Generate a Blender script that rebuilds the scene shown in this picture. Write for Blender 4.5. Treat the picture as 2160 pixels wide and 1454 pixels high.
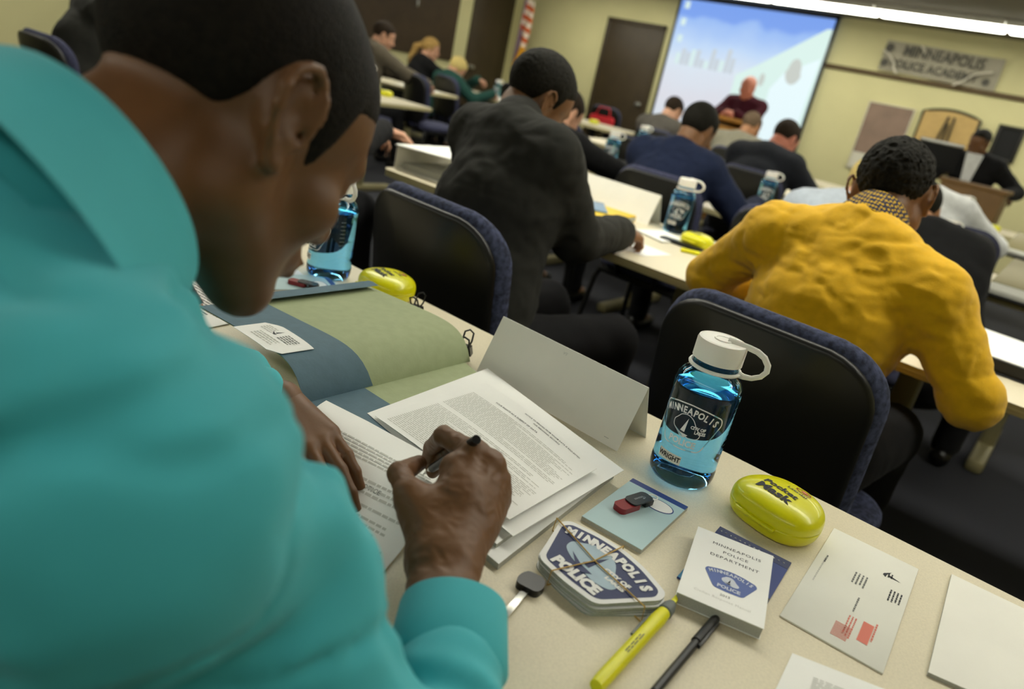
import bpy, bmesh, math, random
import numpy as np
from mathutils import Vector, Matrix
random.seed(7)
rng = np.random.RandomState(11)
PI = math.pi
scene = bpy.context.scene
C = scene.collection
for o in list(bpy.data.objects):
    bpy.data.objects.remove(o)

# ---------------------------------------------------------------- camera
cam_data = bpy.data.cameras.new('camera')
cam = bpy.data.objects.new('camera', cam_data)
C.objects.link(cam)
YAW, PITCH, ROLL = math.radians(-35.45), math.radians(20.74), math.radians(12.44)
CAM_Z = 1.22
fwd = Vector((math.sin(YAW) * math.cos(PITCH), math.cos(YAW) * math.cos(PITCH), -math.sin(PITCH)))
rgt = Vector((math.cos(YAW), -math.sin(YAW), 0))
upv = rgt.cross(fwd)
r2 = rgt * math.cos(ROLL) + upv * math.sin(ROLL)
u2 = -rgt * math.sin(ROLL) + upv * math.cos(ROLL)
m = Matrix((r2, u2, -fwd)).transposed().to_4x4()
m.translation = Vector((0, 0, CAM_Z))
cam.matrix_world = m
cam_data.sensor_width = 36
cam_data.lens = 1555.0 / 2160 * 36
cam_data.clip_start = 0.01
cam_data.dof.use_dof = True
cam_data.dof.focus_distance = 0.96
cam_data.dof.aperture_fstop = 3.6
scene.camera = cam

# ---------------------------------------------------------------- world and exposure
world = bpy.data.worlds.new('world'); scene.world = world
world.use_nodes = True
bgn = world.node_tree.nodes['Background']
bgn.inputs[0].default_value = (0.9, 0.88, 0.7, 1)
bgn.inputs[1].default_value = 0.02
scene.view_settings.view_transform = 'Standard'
scene.view_settings.look = 'None'
scene.view_settings.gamma = 1
scene.view_settings.exposure = 0.08
scene.view_settings.use_curve_mapping = False
LIGHT_ROWS = [(8.85, 12), (5.5, 11), (2.2, 13), (-1.1, 5.2)]   # y of each ceiling row, emission of its lenses
LIGHT_X = [-6.9, -5.68, -4.46, -3.24, -2.02, -0.8, 0.42, 1.64]

# ---------------------------------------------------------------- materials
def lin(c):
    return tuple((v / 12.92 if v <= .04045 else ((v + .055) / 1.055) ** 2.4) for v in [x / 255 for x in c])
MATS = {}
def mat(name, rgb, rough=.6, metal=0, noise=0, nscale=20, bump=0, bscale=80, sheen=0, trans=0, ior=1.45, emit=None, estr=0, spec=.5, sub=0, coat=0):
    """rgb in sRGB 0..255; noise mixes a lighter and darker tone of the same colour"""
    if name in MATS: return MATS[name]
    m = bpy.data.materials.new(name); m.use_nodes = True
    nt = m.node_tree; b = nt.nodes['Principled BSDF']
    col = lin(rgb) + (1,)
    b.inputs['Base Color'].default_value = col
    b.inputs['Roughness'].default_value = rough
    b.inputs['Metallic'].default_value = metal
    b.inputs['Specular IOR Level'].default_value = spec
    b.inputs['IOR'].default_value = ior
    b.inputs['Transmission Weight'].default_value = trans
    b.inputs['Sheen Weight'].default_value = sheen
    b.inputs['Coat Weight'].default_value = coat
    if sub:
        b.inputs['Subsurface Weight'].default_value = sub
        b.inputs['Subsurface Radius'].default_value = (.012, .005, .003)
        b.inputs['Subsurface Scale'].default_value = 1
    if emit:
        b.inputs['Emission Color'].default_value = lin(emit) + (1,)
        b.inputs['Emission Strength'].default_value = estr
    tc = nt.nodes.new('ShaderNodeTexCoord')
    if noise:
        n = nt.nodes.new('ShaderNodeTexNoise'); n.inputs['Scale'].default_value = nscale; n.inputs['Detail'].default_value = 4
        nt.links.new(tc.outputs['Object'], n.inputs['Vector'])
        mx = nt.nodes.new('ShaderNodeMix'); mx.data_type = 'RGBA'
        mr = nt.nodes.new('ShaderNodeMapRange'); mr.inputs[1].default_value = .35; mr.inputs[2].default_value = .65
        nt.links.new(n.outputs['Fac'], mr.inputs[0]); nt.links.new(mr.outputs[0], mx.inputs['Factor'])
        mx.inputs['A'].default_value = tuple(v * (1 - noise) for v in col[:3]) + (1,)
        mx.inputs['B'].default_value = tuple(min(1, v * (1 + noise)) for v in col[:3]) + (1,)
        nt.links.new(mx.outputs['Result'], b.inputs['Base Color'])
    if bump:
        n = nt.nodes.new('ShaderNodeTexNoise'); n.inputs['Scale'].default_value = bscale; n.inputs['Detail'].default_value = 3
        nt.links.new(tc.outputs['Object'], n.inputs['Vector'])
        bp = nt.nodes.new('ShaderNodeBump'); bp.inputs['Strength'].default_value = bump; bp.inputs['Distance'].default_value = .002
        nt.links.new(n.outputs['Fac'], bp.inputs['Height']); nt.links.new(bp.outputs['Normal'], b.inputs['Normal'])
    MATS[name] = m
    return m

M = dict(
    wall=mat('wall_paint', (206, 200, 150), .8, noise=.03, nscale=2, bump=.1),
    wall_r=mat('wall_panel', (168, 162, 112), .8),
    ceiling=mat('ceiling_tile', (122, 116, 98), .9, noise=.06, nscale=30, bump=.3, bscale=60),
    carpet=mat('carpet', (38, 39, 46), .95, noise=.35, nscale=260, bump=.5, bscale=300),
    dark_wood=mat('dark_wood_door', (58, 47, 28), .5, noise=.1, nscale=6),
    board=mat('dark_board', (66, 52, 34), .7, noise=.12, nscale=5),
    brown_trim=mat('brown_trim', (84, 66, 34), .6),
    laminate=mat('table_laminate', (222, 212, 184), .42, noise=.05, nscale=420, bump=.04, bscale=300),
    edge=mat('table_edge', (196, 186, 140), .45),
    leg=mat('table_leg_metal', (140, 132, 96), .45, metal=.2),
    shell=mat('chair_shell_black', (20, 20, 18), .38, bump=.05, bscale=400),
    fabric=mat('chair_fabric_blue', (66, 72, 98), .95, noise=.5, nscale=90, bump=.4, bscale=200),
    fabric_b=mat('chair_fabric_far', (58, 60, 84), .95, noise=.15, nscale=60),
    black_metal=mat('black_metal', (18, 18, 18), .4, metal=.3),
    black=mat('black_plastic', (16, 16, 16), .35),
    black_matte=mat('black_matte', (14, 14, 14), .8),
    white_cap=mat('cap_white_plastic', (244, 242, 234), .38, sub=.1),
    paper=mat('white_paper', (248, 248, 244), .75, noise=.015, nscale=15),
    paper_grey=mat('paper_stack_edge', (176, 176, 166), .8, noise=.1, nscale=900),
    card=mat('tent_card', (242, 240, 230), .7, noise=.02, nscale=12),
    envelope=mat('envelope_paper', (232, 231, 220), .75, noise=.02, nscale=14),
    ink=mat('ink_dark', (52, 54, 60), .8),
    ink_soft=mat('ink_grey', (205, 205, 198), .85),
    ink_mid=mat('ink_mid', (120, 122, 120), .85),
    ink_red=mat('ink_red', (222, 128, 112), .8),
    navy=mat('patch_navy', (34, 46, 92), .55, noise=.06, nscale=300),
    patch_white=mat('patch_white', (232, 232, 230), .55),
    patch_blue=mat('patch_pale_blue', (168, 190, 204), .6, noise=.05, nscale=60),
    patch_edge=mat('patch_stack_edge', (170, 176, 168), .6, noise=.1, nscale=300),
    band=mat('rubber_band', (196, 160, 84), .6),
    blue_print=mat('shield_blue_print', (92, 110, 170), .7),
    pale_print=mat('shield_pale_print', (206, 212, 224), .7),
    green=mat('folder_green', (164, 174, 134), .75, noise=.04, nscale=60, bump=.12, bscale=220),
    teal_grey=mat('folder_blue', (84, 112, 126), .7, noise=.05, nscale=60, bump=.12, bscale=220),
    pad_blue=mat('notepad_pale_blue', (178, 206, 210), .5, noise=.02, nscale=20),
    pad_navy=mat('notepad_navy', (34, 58, 128), .5),
    white=mat('plain_white', (240, 240, 236), .5),
    usb_red=mat('usb_red', (138, 20, 28), .3, coat=.3),
    usb_grey=mat('usb_dark_grey', (38, 40, 40), .35, metal=.4),
    steel=mat('steel', (190, 190, 184), .3, metal=1),
    yellow=mat('mask_case_yellow', (226, 222, 8), .33, noise=.02, nscale=4, coat=.2),
    hl_yellow=mat('highlighter_yellow', (232, 228, 20), .35),
    hl_grey=mat('highlighter_grey', (112, 118, 116), .4),
    book_yellow=mat('binder_yellow', (236, 198, 40), .5),
    book_blue=mat('booklet_blue', (120, 148, 176), .5),
    green_paper=mat('green_folder', (110, 150, 90), .6),
    orange=mat('booklet_orange', (206, 132, 84), .6), cyan=mat('booklet_cyan', (42, 128, 176), .5),
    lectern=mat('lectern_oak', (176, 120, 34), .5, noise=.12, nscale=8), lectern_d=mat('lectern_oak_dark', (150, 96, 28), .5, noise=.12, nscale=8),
    lectern2=mat('lectern_brown', (104, 76, 36), .6, noise=.1, nscale=8),
    red=mat('red_bag', (222, 36, 48), .6),
    poster=mat('poster_mauve', (134, 112, 96), .6, noise=.12, nscale=5), poster_w=mat('poster_white', (206, 202, 184), .7),
    cork=mat('tan_board', (186, 156, 98), .8, noise=.05, nscale=20),
    banner=mat('banner_grey', (158, 152, 132), .7, noise=.05, nscale=5), banner_ink=mat('banner_ink', (84, 82, 74), .8),
    ribbon=mat('ribbon_pale', (206, 200, 180), .6),
    frame_black=mat('frame_black', (36, 34, 24), .5),
    gold=mat('fringe_gold', (214, 150, 10), .6), flag_red=mat('flag_red', (190, 84, 30), .7), flag_white=mat('flag_white', (222, 206, 186), .7), flag_blue=mat('flag_blue', (120, 96, 112), .7), pole=mat('flag_pole', (62, 44, 28), .4),
)

def bottle_mat():
    m = bpy.data.materials.new('blue_clear_plastic'); m.use_nodes = True
    nt = m.node_tree; b = nt.nodes['Principled BSDF']
    b.inputs['Base Color'].default_value = (.34, .79, 1, 1)
    b.inputs['Roughness'].default_value = .02
    b.inputs['IOR'].default_value = 1.36
    b.inputs['Transmission Weight'].default_value = 1
    out = nt.nodes['Material Output']
    va = nt.nodes.new('ShaderNodeVolumeAbsorption')
    va.inputs['Color'].default_value = (.16, .58, 1, 1); va.inputs['Density'].default_value = 8
    nt.links.new(va.outputs[0], out.inputs['Volume'])
    return m
M['bottle'] = bottle_mat()
M['liner'] = mat('bottle_print_grey', (238, 242, 242), .6)

# ---------------------------------------------------------------- object helpers
def tag(o, label=None, cat=None, group=None, kind=None):
    if label: o['label'] = label
    if cat: o['category'] = cat
    if group: o['group'] = group
    if kind: o['kind'] = kind
    return o
def empty(name, loc=(0, 0, 0), rz=0, label=None, cat=None, group=None):
    o = bpy.data.objects.new(name, None); C.objects.link(o)
    o.empty_display_size = .05
    o.location = loc; o.rotation_euler = (0, 0, rz)
    return tag(o, label, cat, group)
def copy_tree(o, parent=None):
    c = o.copy(); C.objects.link(c)
    if parent: c.parent = parent
    for ch in list(o.children): copy_tree(ch, c)
    return c
def relabel(o, label, group=None, loc=None, rz=None):
    o['label'] = label
    if group: o['group'] = group
    elif 'group' in o: del o['group']
    if loc is not None: o.location = loc
    if rz is not None: o.rotation_euler = (0, 0, rz)
    return o

class MB:
    """collects faces of one mesh object"""
    def __init__(s): s.v = []; s.f = []; s.mi = []; s.mats = []; s.sm = []
    def mid(s, m):
        if m not in s.mats: s.mats.append(m)
        return s.mats.index(m)
    def add(s, verts, faces, m, smooth=False, xf=None):
        n = len(s.v); k = s.mid(m)
        for p in verts:
            p = Vector(p)
            s.v.append(tuple(xf(p) if callable(xf) else (xf @ p if xf else p)))
        for f in faces: s.f.append([n + i for i in f]); s.mi.append(k); s.sm.append(smooth)
        return s
    def bm(s, b, m, smooth=False, xf=None):
        b.verts.index_update()
        s.add([v.co.copy() for v in b.verts], [[v.index for v in f.verts] for f in b.faces], m, smooth, xf)
        b.free(); return s
    def box(s, x0, x1, y0, y1, z0, z1, m, bev=0, seg=2, xf=None):
        b = bmesh.new(); bmesh.ops.create_cube(b, size=1)
        for v in b.verts: v.co = Vector((x0 + (v.co.x + .5) * (x1 - x0), y0 + (v.co.y + .5) * (y1 - y0), z0 + (v.co.z + .5) * (z1 - z0)))
        if bev: bmesh.ops.bevel(b, geom=b.edges[:], offset=bev, segments=seg, affect='EDGES', profile=.5)
        return s.bm(b, m, bool(bev), xf)
    def prism(s, pts, z0, z1, m, bev=0, xf=None, mtop=None, smooth=False):
        n = len(pts)
        vs = [(p[0], p[1], z0) for p in pts] + [(p[0], p[1], z1) for p in pts]
        s.add(vs, [[i, (i + 1) % n, n + (i + 1) % n, n + i] for i in range(n)], m, smooth, xf)
        s.add(vs[n:], [list(range(n))], mtop or m, False, xf)
        s.add(vs[:n], [list(range(n))[::-1]], m, False, xf)
        return s
    def tube(s, pts, r, m, n=10, xf=None, closed=False, radii=None, flat=1.0):
        P = [Vector(p) for p in pts]; k = len(P); vs = []; fs = []
        prev = None
        for i, p in enumerate(P):
            a = P[(i - 1) % k] if (closed or i > 0) else P[i]
            b = P[(i + 1) % k] if (closed or i < k - 1) else P[i]
            t = (b - a).normalized()
            if prev is None: nrm = t.orthogonal().normalized()
            else:
                nrm = prev - t * prev.dot(t)
                nrm = nrm.normalized() if nrm.length > 1e-6 else t.orthogonal().normalized()
            prev = nrm; bn = t.cross(nrm)
            rr = radii[i] if radii else r
            for j in range(n):
                a_ = 2 * PI * j / n
                vs.append(p + nrm * math.cos(a_) * rr + bn * math.sin(a_) * rr * flat)
        for i in range(k if closed else k - 1):
            for j in range(n):
                i2 = (i + 1) % k
                fs.append([i * n + j, i * n + (j + 1) % n, i2 * n + (j + 1) % n, i2 * n + j])
        if not closed:
            fs.append([j for j in range(n)][::-1]); fs.append([(k - 1) * n + j for j in range(n)])
        return s.add(vs, fs, m, True, xf)
    def lathe(s, prof, m, n=48, xf=None, rib=0, nr=0, ribz=None):
        vs = []; fs = []
        for (r, z) in prof:
            for j in range(n):
                a = 2 * PI * j / n; rr = r
                if rib and ribz[0] <= z <= ribz[1]: rr = r - (rib if (j % 2) else 0)
                vs.append((rr * math.cos(a), rr * math.sin(a), z))
        for i in range(len(prof) - 1):
            for j in range(n): fs.append([i * n + j, i * n + (j + 1) % n, (i + 1) * n + (j + 1) % n, (i + 1) * n + j])
        if prof[0][0] > 1e-6: fs.append([j for j in range(n)][::-1])
        if prof[-1][0] > 1e-6: fs.append([(len(prof) - 1) * n + j for j in range(n)])
        return s.add(vs, fs, m, True, xf)
    def ball(s, c, r, m, xf=None, n=16):
        b = bmesh.new(); bmesh.ops.create_uvsphere(b, u_segments=n, v_segments=n // 2 + 2, radius=1)
        for v in b.verts: v.co = Vector((c[0] + v.co.x * r[0], c[1] + v.co.y * r[1], c[2] + v.co.z * r[2]))
        return s.bm(b, m, True, xf)
    def build(s, name, parent=None, loc=None, autosmooth=35):
        me = bpy.data.meshes.new(name); me.from_pydata(s.v, [], s.f); me.update()
        for m_ in s.mats: me.materials.append(m_)
        me.polygons.foreach_set('material_index', s.mi)
        me.polygons.foreach_set('use_smooth', s.sm)
        o = bpy.data.objects.new(name, me); C.objects.link(o)
        if loc is not None: o.location = loc
        if parent: o.parent = parent
        if any(s.sm) and autosmooth:
            b = bmesh.new(); b.from_mesh(me)
            for e in b.edges:
                if len(e.link_faces) == 2 and e.calc_face_angle(0) > math.radians(autosmooth): e.smooth = False
            b.to_mesh(me); b.free()
        return o

def rounded_rect(w, h, r, n=6):
    pts = []
    for cx, cy, a0 in ((w / 2 - r, h / 2 - r, 0), (-w / 2 + r, h / 2 - r, 90), (-w / 2 + r, -h / 2 + r, 180), (w / 2 - r, -h / 2 + r, 270)):
        for i in range(n + 1):
            a = math.radians(a0 + 90 * i / n); pts.append((cx + r * math.cos(a), cy + r * math.sin(a)))
    return pts
def round_poly(pts, r, n=5):
    """round the corners of a polygon"""
    out = []; k = len(pts)
    for i in range(k):
        p = Vector(pts[i]); a = Vector(pts[i - 1]) - p; b = Vector(pts[(i + 1) % k]) - p
        rr = min(r, a.length * .45, b.length * .45)
        s_, e_ = p + a.normalized() * rr, p + b.normalized() * rr
        for j in range(n + 1):
            t = j / n; q = s_ * (1 - t) ** 2 + p * 2 * t * (1 - t) + e_ * t * t
            out.append((q.x, q.y))
    return out

def text_geo(txt, size, bold=0.0, space=1.0, align='CENTER'):
    cu = bpy.data.curves.new('t', 'FONT'); cu.body = txt; cu.size = size
    cu.align_x = align; cu.align_y = 'CENTER'; cu.offset = bold; cu.space_character = space; cu.resolution_u = 2
    cu.fill_mode = 'FRONT'
    ob = bpy.data.objects.new('t', cu); C.objects.link(ob)
    me = bpy.data.meshes.new_from_object(ob.evaluated_get(bpy.context.evaluated_depsgraph_get()))
    vs = [v.co.copy() for v in me.vertices]; fs = [list(p.vertices) for p in me.polygons]
    bpy.data.objects.remove(ob); bpy.data.curves.remove(cu); bpy.data.meshes.remove(me)
    return vs, fs
def put_text(mb, txt, size, m, place, bold=0, space=1.0, sx=1.0, align='CENTER'):
    vs, fs = text_geo(txt, size, bold, space, align)
    vs = [Vector((v.x * sx, v.y, 0)) for v in vs]
    mb.add(vs, fs, m, False, place)
def arc_text(mb, txt, size, m, R, cx, cy, place, bold=0, sx=1.0, adv=None, a0=90, fan=1.0):
    """letters along an arc of radius R (centre below the text)"""
    n = len(txt); adv = adv or size * .62
    for i, ch in enumerate(txt):
        if ch == ' ': continue
        s_ = (i - (n - 1) / 2) * adv; a = math.radians(a0) - s_ / R
        ox, oy = cx + R * math.cos(a), cy + R * math.sin(a); ph = (a - PI / 2) * fan
        c_, s2 = math.cos(ph), math.sin(ph)
        vs, fs = text_geo(ch, size, bold)
        if not vs: continue
        mb.add([Vector((ox + v.x * sx * c_ - v.y * s2, oy + v.x * sx * s2 + v.y * c_, 0)) for v in vs], fs, m, False, place)
def word_lines(mb, x0, x1, y0, y1, pitch, m, place, h=.45, seed=1, ragged=.15, fill=1.0, wl=(.004, .014), gap=.0016):
    """printed text too small to read: rows of word-sized dashes"""
    r = random.Random(seed); y = y1
    while y > y0:
        x = x0; end = x1 - (x1 - x0) * r.random() * ragged
        if r.random() < .08: end = x0 + (x1 - x0) * r.uniform(.2, .6)
        if r.random() < fill:
            while x < end:
                w = r.uniform(*wl)
                mb.add([(x, y, 0), (min(x + w, end), y, 0), (min(x + w, end), y + pitch * h, 0), (x, y + pitch * h, 0)], [[0, 1, 2, 3]], m, False, place)
                x += w + gap
        y -= pitch

# ---------------------------------------------------------------- smooth-blended bodies: distance fields meshed with surface nets
def V(*a): return np.array(a, float)
def unit(v): return v / (np.linalg.norm(v) + 1e-12)
def cap(a, b, ra, rb=None, k=.02): return ('c', np.array(a, float), np.array(b, float), ra, ra if rb is None else rb, k)
def ell(c, r, R=None, k=.02, sub=False): return ('s' if sub else 'e', np.array(c, float), np.eye(3) if R is None else np.array(R, float), np.array(r, float), 0, k)
def ecap(a, b, ra, rb, xax, k=.03):
    """elliptic cone from a to b; ra, rb = (rx, ry); xax = direction of rx"""
    a = np.array(a, float); b = np.array(b, float); t = unit(b - a); x = unit(np.array(xax, float) - t * np.dot(xax, t)); y = np.cross(t, x)
    return ('T', a, b, (np.array(ra, float), np.array(rb, float)), (x, y, t), k)
def prim_d(q, p):
    t = q[0]
    if t == 'c':
        ab = q[2] - q[1]; L = ab @ ab + 1e-12
        h = np.clip(((p - q[1]) @ ab) / L, 0, 1)
        return np.linalg.norm(p - q[1] - h[..., None] * ab, axis=-1) - (q[3] + (q[4] - q[3]) * h)
    if t in 'es':
        l = (p - q[1]) @ q[2]
        k0 = np.linalg.norm(l / q[3], axis=-1); k1 = np.linalg.norm(l / (q[3] ** 2), axis=-1)
        return k0 * (k0 - 1) / (k1 + 1e-9)
    if t == 'T':
        x, y, ax = q[4]; ab = q[2] - q[1]; L = np.linalg.norm(ab)
        l = p - q[1]; z = l @ ax; h = np.clip(z / L, 0, 1)
        rx = q[3][0][0] + (q[3][1][0] - q[3][0][0]) * h; ry = q[3][0][1] + (q[3][1][1] - q[3][0][1]) * h
        u, v = l @ x, l @ y; w = z - h * L; mn = np.minimum(rx, ry)
        k0 = np.sqrt((u / rx) ** 2 + (v / ry) ** 2 + (w / mn) ** 2); k1 = np.sqrt((u / rx ** 2) ** 2 + (v / ry ** 2) ** 2 + (w / mn ** 2) ** 2)
        return k0 * (k0 - 1) / (k1 + 1e-9)
def prim_lb(q, c):
    """lower bound of the distance from c to the shape"""
    if q[0] == 'c':
        ab = q[2] - q[1]; h = min(1, max(0, (c - q[1]) @ ab / (ab @ ab + 1e-12))); return np.linalg.norm(c - q[1] - h * ab) - max(q[3], q[4])
    if q[0] == 'T':
        ab = q[2] - q[1]; h = min(1, max(0, (c - q[1]) @ ab / (ab @ ab + 1e-12))); return np.linalg.norm(c - q[1] - h * ab) - max(max(q[3][0]), max(q[3][1]))
    return np.linalg.norm(c - q[1]) - max(q[3])
def field(prims, p, grow=0.0):
    d = None
    if p.ndim > 2 and p.size > 3000:      # keep only the shapes near this batch of blocks
        lo, hi = p.reshape(-1, 3).min(0), p.reshape(-1, 3).max(0)
        c = (lo + hi) / 2; rad = np.linalg.norm(hi - lo) / 2
        prims = [q for q in prims if prim_lb(q, c) < rad + .07]
        if not prims: return np.full(p.shape[:-1], .1)
        while prims and prims[0][0] == 's': prims = prims[1:]
        if not prims: return np.full(p.shape[:-1], .1)
    for q in prims:
        di = prim_d(q, p); k = q[5]
        if q[0] == 's':
            h = np.clip(.5 - .5 * (d + di) / k, 0, 1); d = d * (1 - h) - di * h + k * h * (1 - h)
        elif d is None: d = di
        else:
            h = np.clip(.5 + .5 * (d - di) / k, 0, 1); d = d * (1 - h) + di * h - k * h * (1 - h)
    return d - grow
def hash3(i):
    n = (i[..., 0] * 73856093) ^ (i[..., 1] * 19349663) ^ (i[..., 2] * 83492791)
    n = (n ^ (n >> 13)) * 1274126177 & 0x7fffffff
    return (n % 10007) / 10007.0
def vnoise(p):
    i = np.floor(p).astype(np.int64); f = p - i; f = f * f * (3 - 2 * f); r = 0
    for dx in (0, 1):
        for dy in (0, 1):
            for dz in (0, 1):
                w = (f[..., 0] if dx else 1 - f[..., 0]) * (f[..., 1] if dy else 1 - f[..., 1]) * (f[..., 2] if dz else 1 - f[..., 2])
                r = r + w * hash3(i + np.array([dx, dy, dz]))
    return r * 2 - 1
def ridges(p, s, seed=0, stretch=(1, 1, 1)):
    q = p * s * np.array(stretch) + seed * 7.3
    q = q + .6 * vnoise(q * .7 + 3.1)[..., None]
    return 1 - np.abs(vnoise(q)) * 2
def creases(p, s, seed, amp, w, stretch=(1, 1, 1)):
    q = p * s * np.array(stretch) + seed * 5.7
    q = q + .5 * vnoise(q * .6 + 1.3)[..., None]
    return amp * np.exp(-(vnoise(q) / w) ** 2)
def net(fn, lo, hi, vox):
    """surface nets on the sparse blocks around fn == 0"""
    B = 8; bs = B * vox
    lo = np.array(lo, float); nb = np.ceil((np.array(hi) - lo) / bs).astype(int)
    g = np.stack(np.meshgrid(*[np.arange(n) for n in nb], indexing='ij'), -1).reshape(-1, 3)
    cd = fn(lo + (g + .5) * bs); g = g[np.abs(cd) < bs * 1.15 + .012]
    o = np.stack(np.meshgrid(*[np.arange(B + 1)] * 3, indexing='ij'), -1)
    keys = []; pos = []; K = np.int64(4096)
    edges = {0: [], 1: [], 2: []}
    q4 = g // 4; g = g[np.lexsort((q4[:, 2], q4[:, 1], q4[:, 0]))]
    for s0 in range(0, len(g), 48):
        gg = g[s0:s0 + 48]
        idx = gg[:, None, None, None, :] * B + o[None]
        d = fn(lo + idx * vox)
        cr = np.stack([d[:, i:i + B, j:j + B, k:k + B] for i in (0, 1) for j in (0, 1) for k in (0, 1)], -1)
        act = (cr.min(-1) < 0) & (cr.max(-1) >= 0)
        ci = np.argwhere(act)
        if not len(ci): continue
        c8 = cr[act].reshape(-1, 2, 2, 2); acc = np.zeros((len(ci), 3)); cnt = np.zeros(len(ci))
        for ax in range(3):
            for a in (0, 1):
                for b in (0, 1):
                    sl0 = [a, b]; sl0.insert(ax, 0); sl1 = [a, b]; sl1.insert(ax, 1)
                    d0 = c8[:, sl0[0], sl0[1], sl0[2]]; d1 = c8[:, sl1[0], sl1[1], sl1[2]]
                    x = (d0 < 0) != (d1 < 0); t = np.where(x, d0 / (d0 - d1 + 1e-20), 0)
                    pt = np.zeros((len(ci), 3)); 
                    for q_ in range(3): pt[:, q_] = sl0[q_]
                    pt[:, ax] = t; acc += pt * x[:, None]; cnt += x
            sl = [0, 0, 0]; sl[ax] = 1
            d0 = c8[:, 0, 0, 0]; d1 = c8[:, sl[0], sl[1], sl[2]]
            xx = (d0 < 0) != (d1 < 0)
            base = gg[ci[:, 0]] * B + ci[:, 1:]
            edges[ax].append(np.concatenate([base[xx], (d0[xx] < 0)[:, None].astype(int)], 1))
        base = gg[ci[:, 0]] * B + ci[:, 1:]
        keys.append((base[:, 0] * K + base[:, 1]) * K + base[:, 2]); pos.append(lo + (base + acc / cnt[:, None]) * vox)
    keys = np.concatenate(keys); pos = np.concatenate(pos)
    od = np.argsort(keys); keys = keys[od]; pos = pos[od]; faces = []
    for ax in range(3):
        e = np.concatenate(edges[ax]); b1, b2 = [(1, 2), (2, 0), (0, 1)][ax]
        q = []; ok = np.ones(len(e), bool)
        for (a, b) in ((0, 0), (1, 0), (1, 1), (0, 1)):
            c = e[:, :3].copy(); c[:, b1] -= a; c[:, b2] -= b
            kk = (c[:, 0] * K + c[:, 1]) * K + c[:, 2]; ii = np.clip(np.searchsorted(keys, kk), 0, len(keys) - 1)
            ok &= keys[ii] == kk; q.append(ii)
        q = np.stack(q, 1); inv = e[:, 3] == 0; q[inv] = q[inv][:, ::-1]
        faces.append(q[ok])
    faces = np.concatenate(faces)
    return pos, faces[:, ::-1] if False else faces
def smooth_net(pos, faces, it=2, lam=.5):
    for _ in range(it):
        acc = np.zeros_like(pos); cnt = np.zeros(len(pos))
        for a, b in ((0, 1), (1, 2), (2, 3), (3, 0)):
            np.add.at(acc, faces[:, a], pos[faces[:, b]]); np.add.at(cnt, faces[:, a], 1)
            np.add.at(acc, faces[:, b], pos[faces[:, a]]); np.add.at(cnt, faces[:, b], 1)
        pos = pos * (1 - lam) + lam * acc / np.maximum(cnt, 1)[:, None]
    return pos
def bounds(prims, pad=.02):
    lo = np.full(3, 9e9); hi = -lo
    for q in prims:
        if q[0] == 's': continue
        if q[0] == 'c': ps = [(q[1], q[3]), (q[2], q[4])]
        elif q[0] == 'T': ps = [(q[1], max(q[3][0])), (q[2], max(q[3][1]))]
        else: ps = [(q[1], max(q[3]))]
        for c, r in ps: lo = np.minimum(lo, c - r - pad); hi = np.maximum(hi, c + r + pad)
    return lo, hi
def net_object(name, pieces, m, parent, origin=(0, 0, 0)):
    """pieces = [(pos, faces)], joined into ONE mesh object in the parent's frame (no rotation)"""
    vs = []; fs = []; n = 0
    for p, f in pieces: vs.append(p - np.array(origin)); fs.append(f + n); n += len(p)
    vs = np.concatenate(vs); fs = np.concatenate(fs)
    me = bpy.data.meshes.new(name)
    me.vertices.add(len(vs)); me.vertices.foreach_set('co', vs.astype(np.float32).ravel())
    me.loops.add(fs.size); me.loops.foreach_set('vertex_index', fs.astype(np.int32).ravel())
    me.polygons.add(len(fs)); me.polygons.foreach_set('loop_start', np.arange(0, fs.size, 4, dtype=np.int32))
    me.polygons.foreach_set('use_smooth', np.ones(len(fs), bool))
    me.update(calc_edges=True); me.validate()
    me.materials.append(m)
    o = bpy.data.objects.new(name, me); C.objects.link(o)
    if parent: o.parent = parent
    return o
# ================================================================ the room
XL, XR, YB, YF, ZC = -8.35, 3.2, -3.2, 10.0, 2.5
def struct(name, mb, parent=None):
    o = mb.build(name, parent)
    if not parent: tag(o, kind='structure')
    return o
struct('floor', MB().box(XL - .2, XR + .2, YB - .2, YF + .2, -.1, 0, M['carpet']))
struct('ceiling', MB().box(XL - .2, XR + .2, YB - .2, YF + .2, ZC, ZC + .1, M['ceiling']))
struct('wall_front', MB().box(XL - .1, XR + .1, YF, YF + .12, 0, ZC, M['wall']))
struct('wall_left', MB().box(XL - .12, XL, YB, YF, 0, ZC, M['wall']))
struct('wall_right', MB().box(XR, XR + .12, YB, YF, 0, ZC, M['wall_r']))
struct('wall_back', MB().box(XL - .1, XR + .1, YB - .12, YB, 0, ZC, M['wall']))
for nm, a in (('baseboard_front', (XL, XR, YF - .015, YF, 0, .1)), ('baseboard_left', (XL, XL + .015, YB, YF, 0, .1))):
    struct(nm, MB().box(*a, M['brown_trim'], .003))
# brown chair rail of the front wall, right of the screen
struct('trim_1', MB().box(-3.36, XR, YF - .022, YF, 1.905, 1.962, M['brown_trim'], .006))
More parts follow.
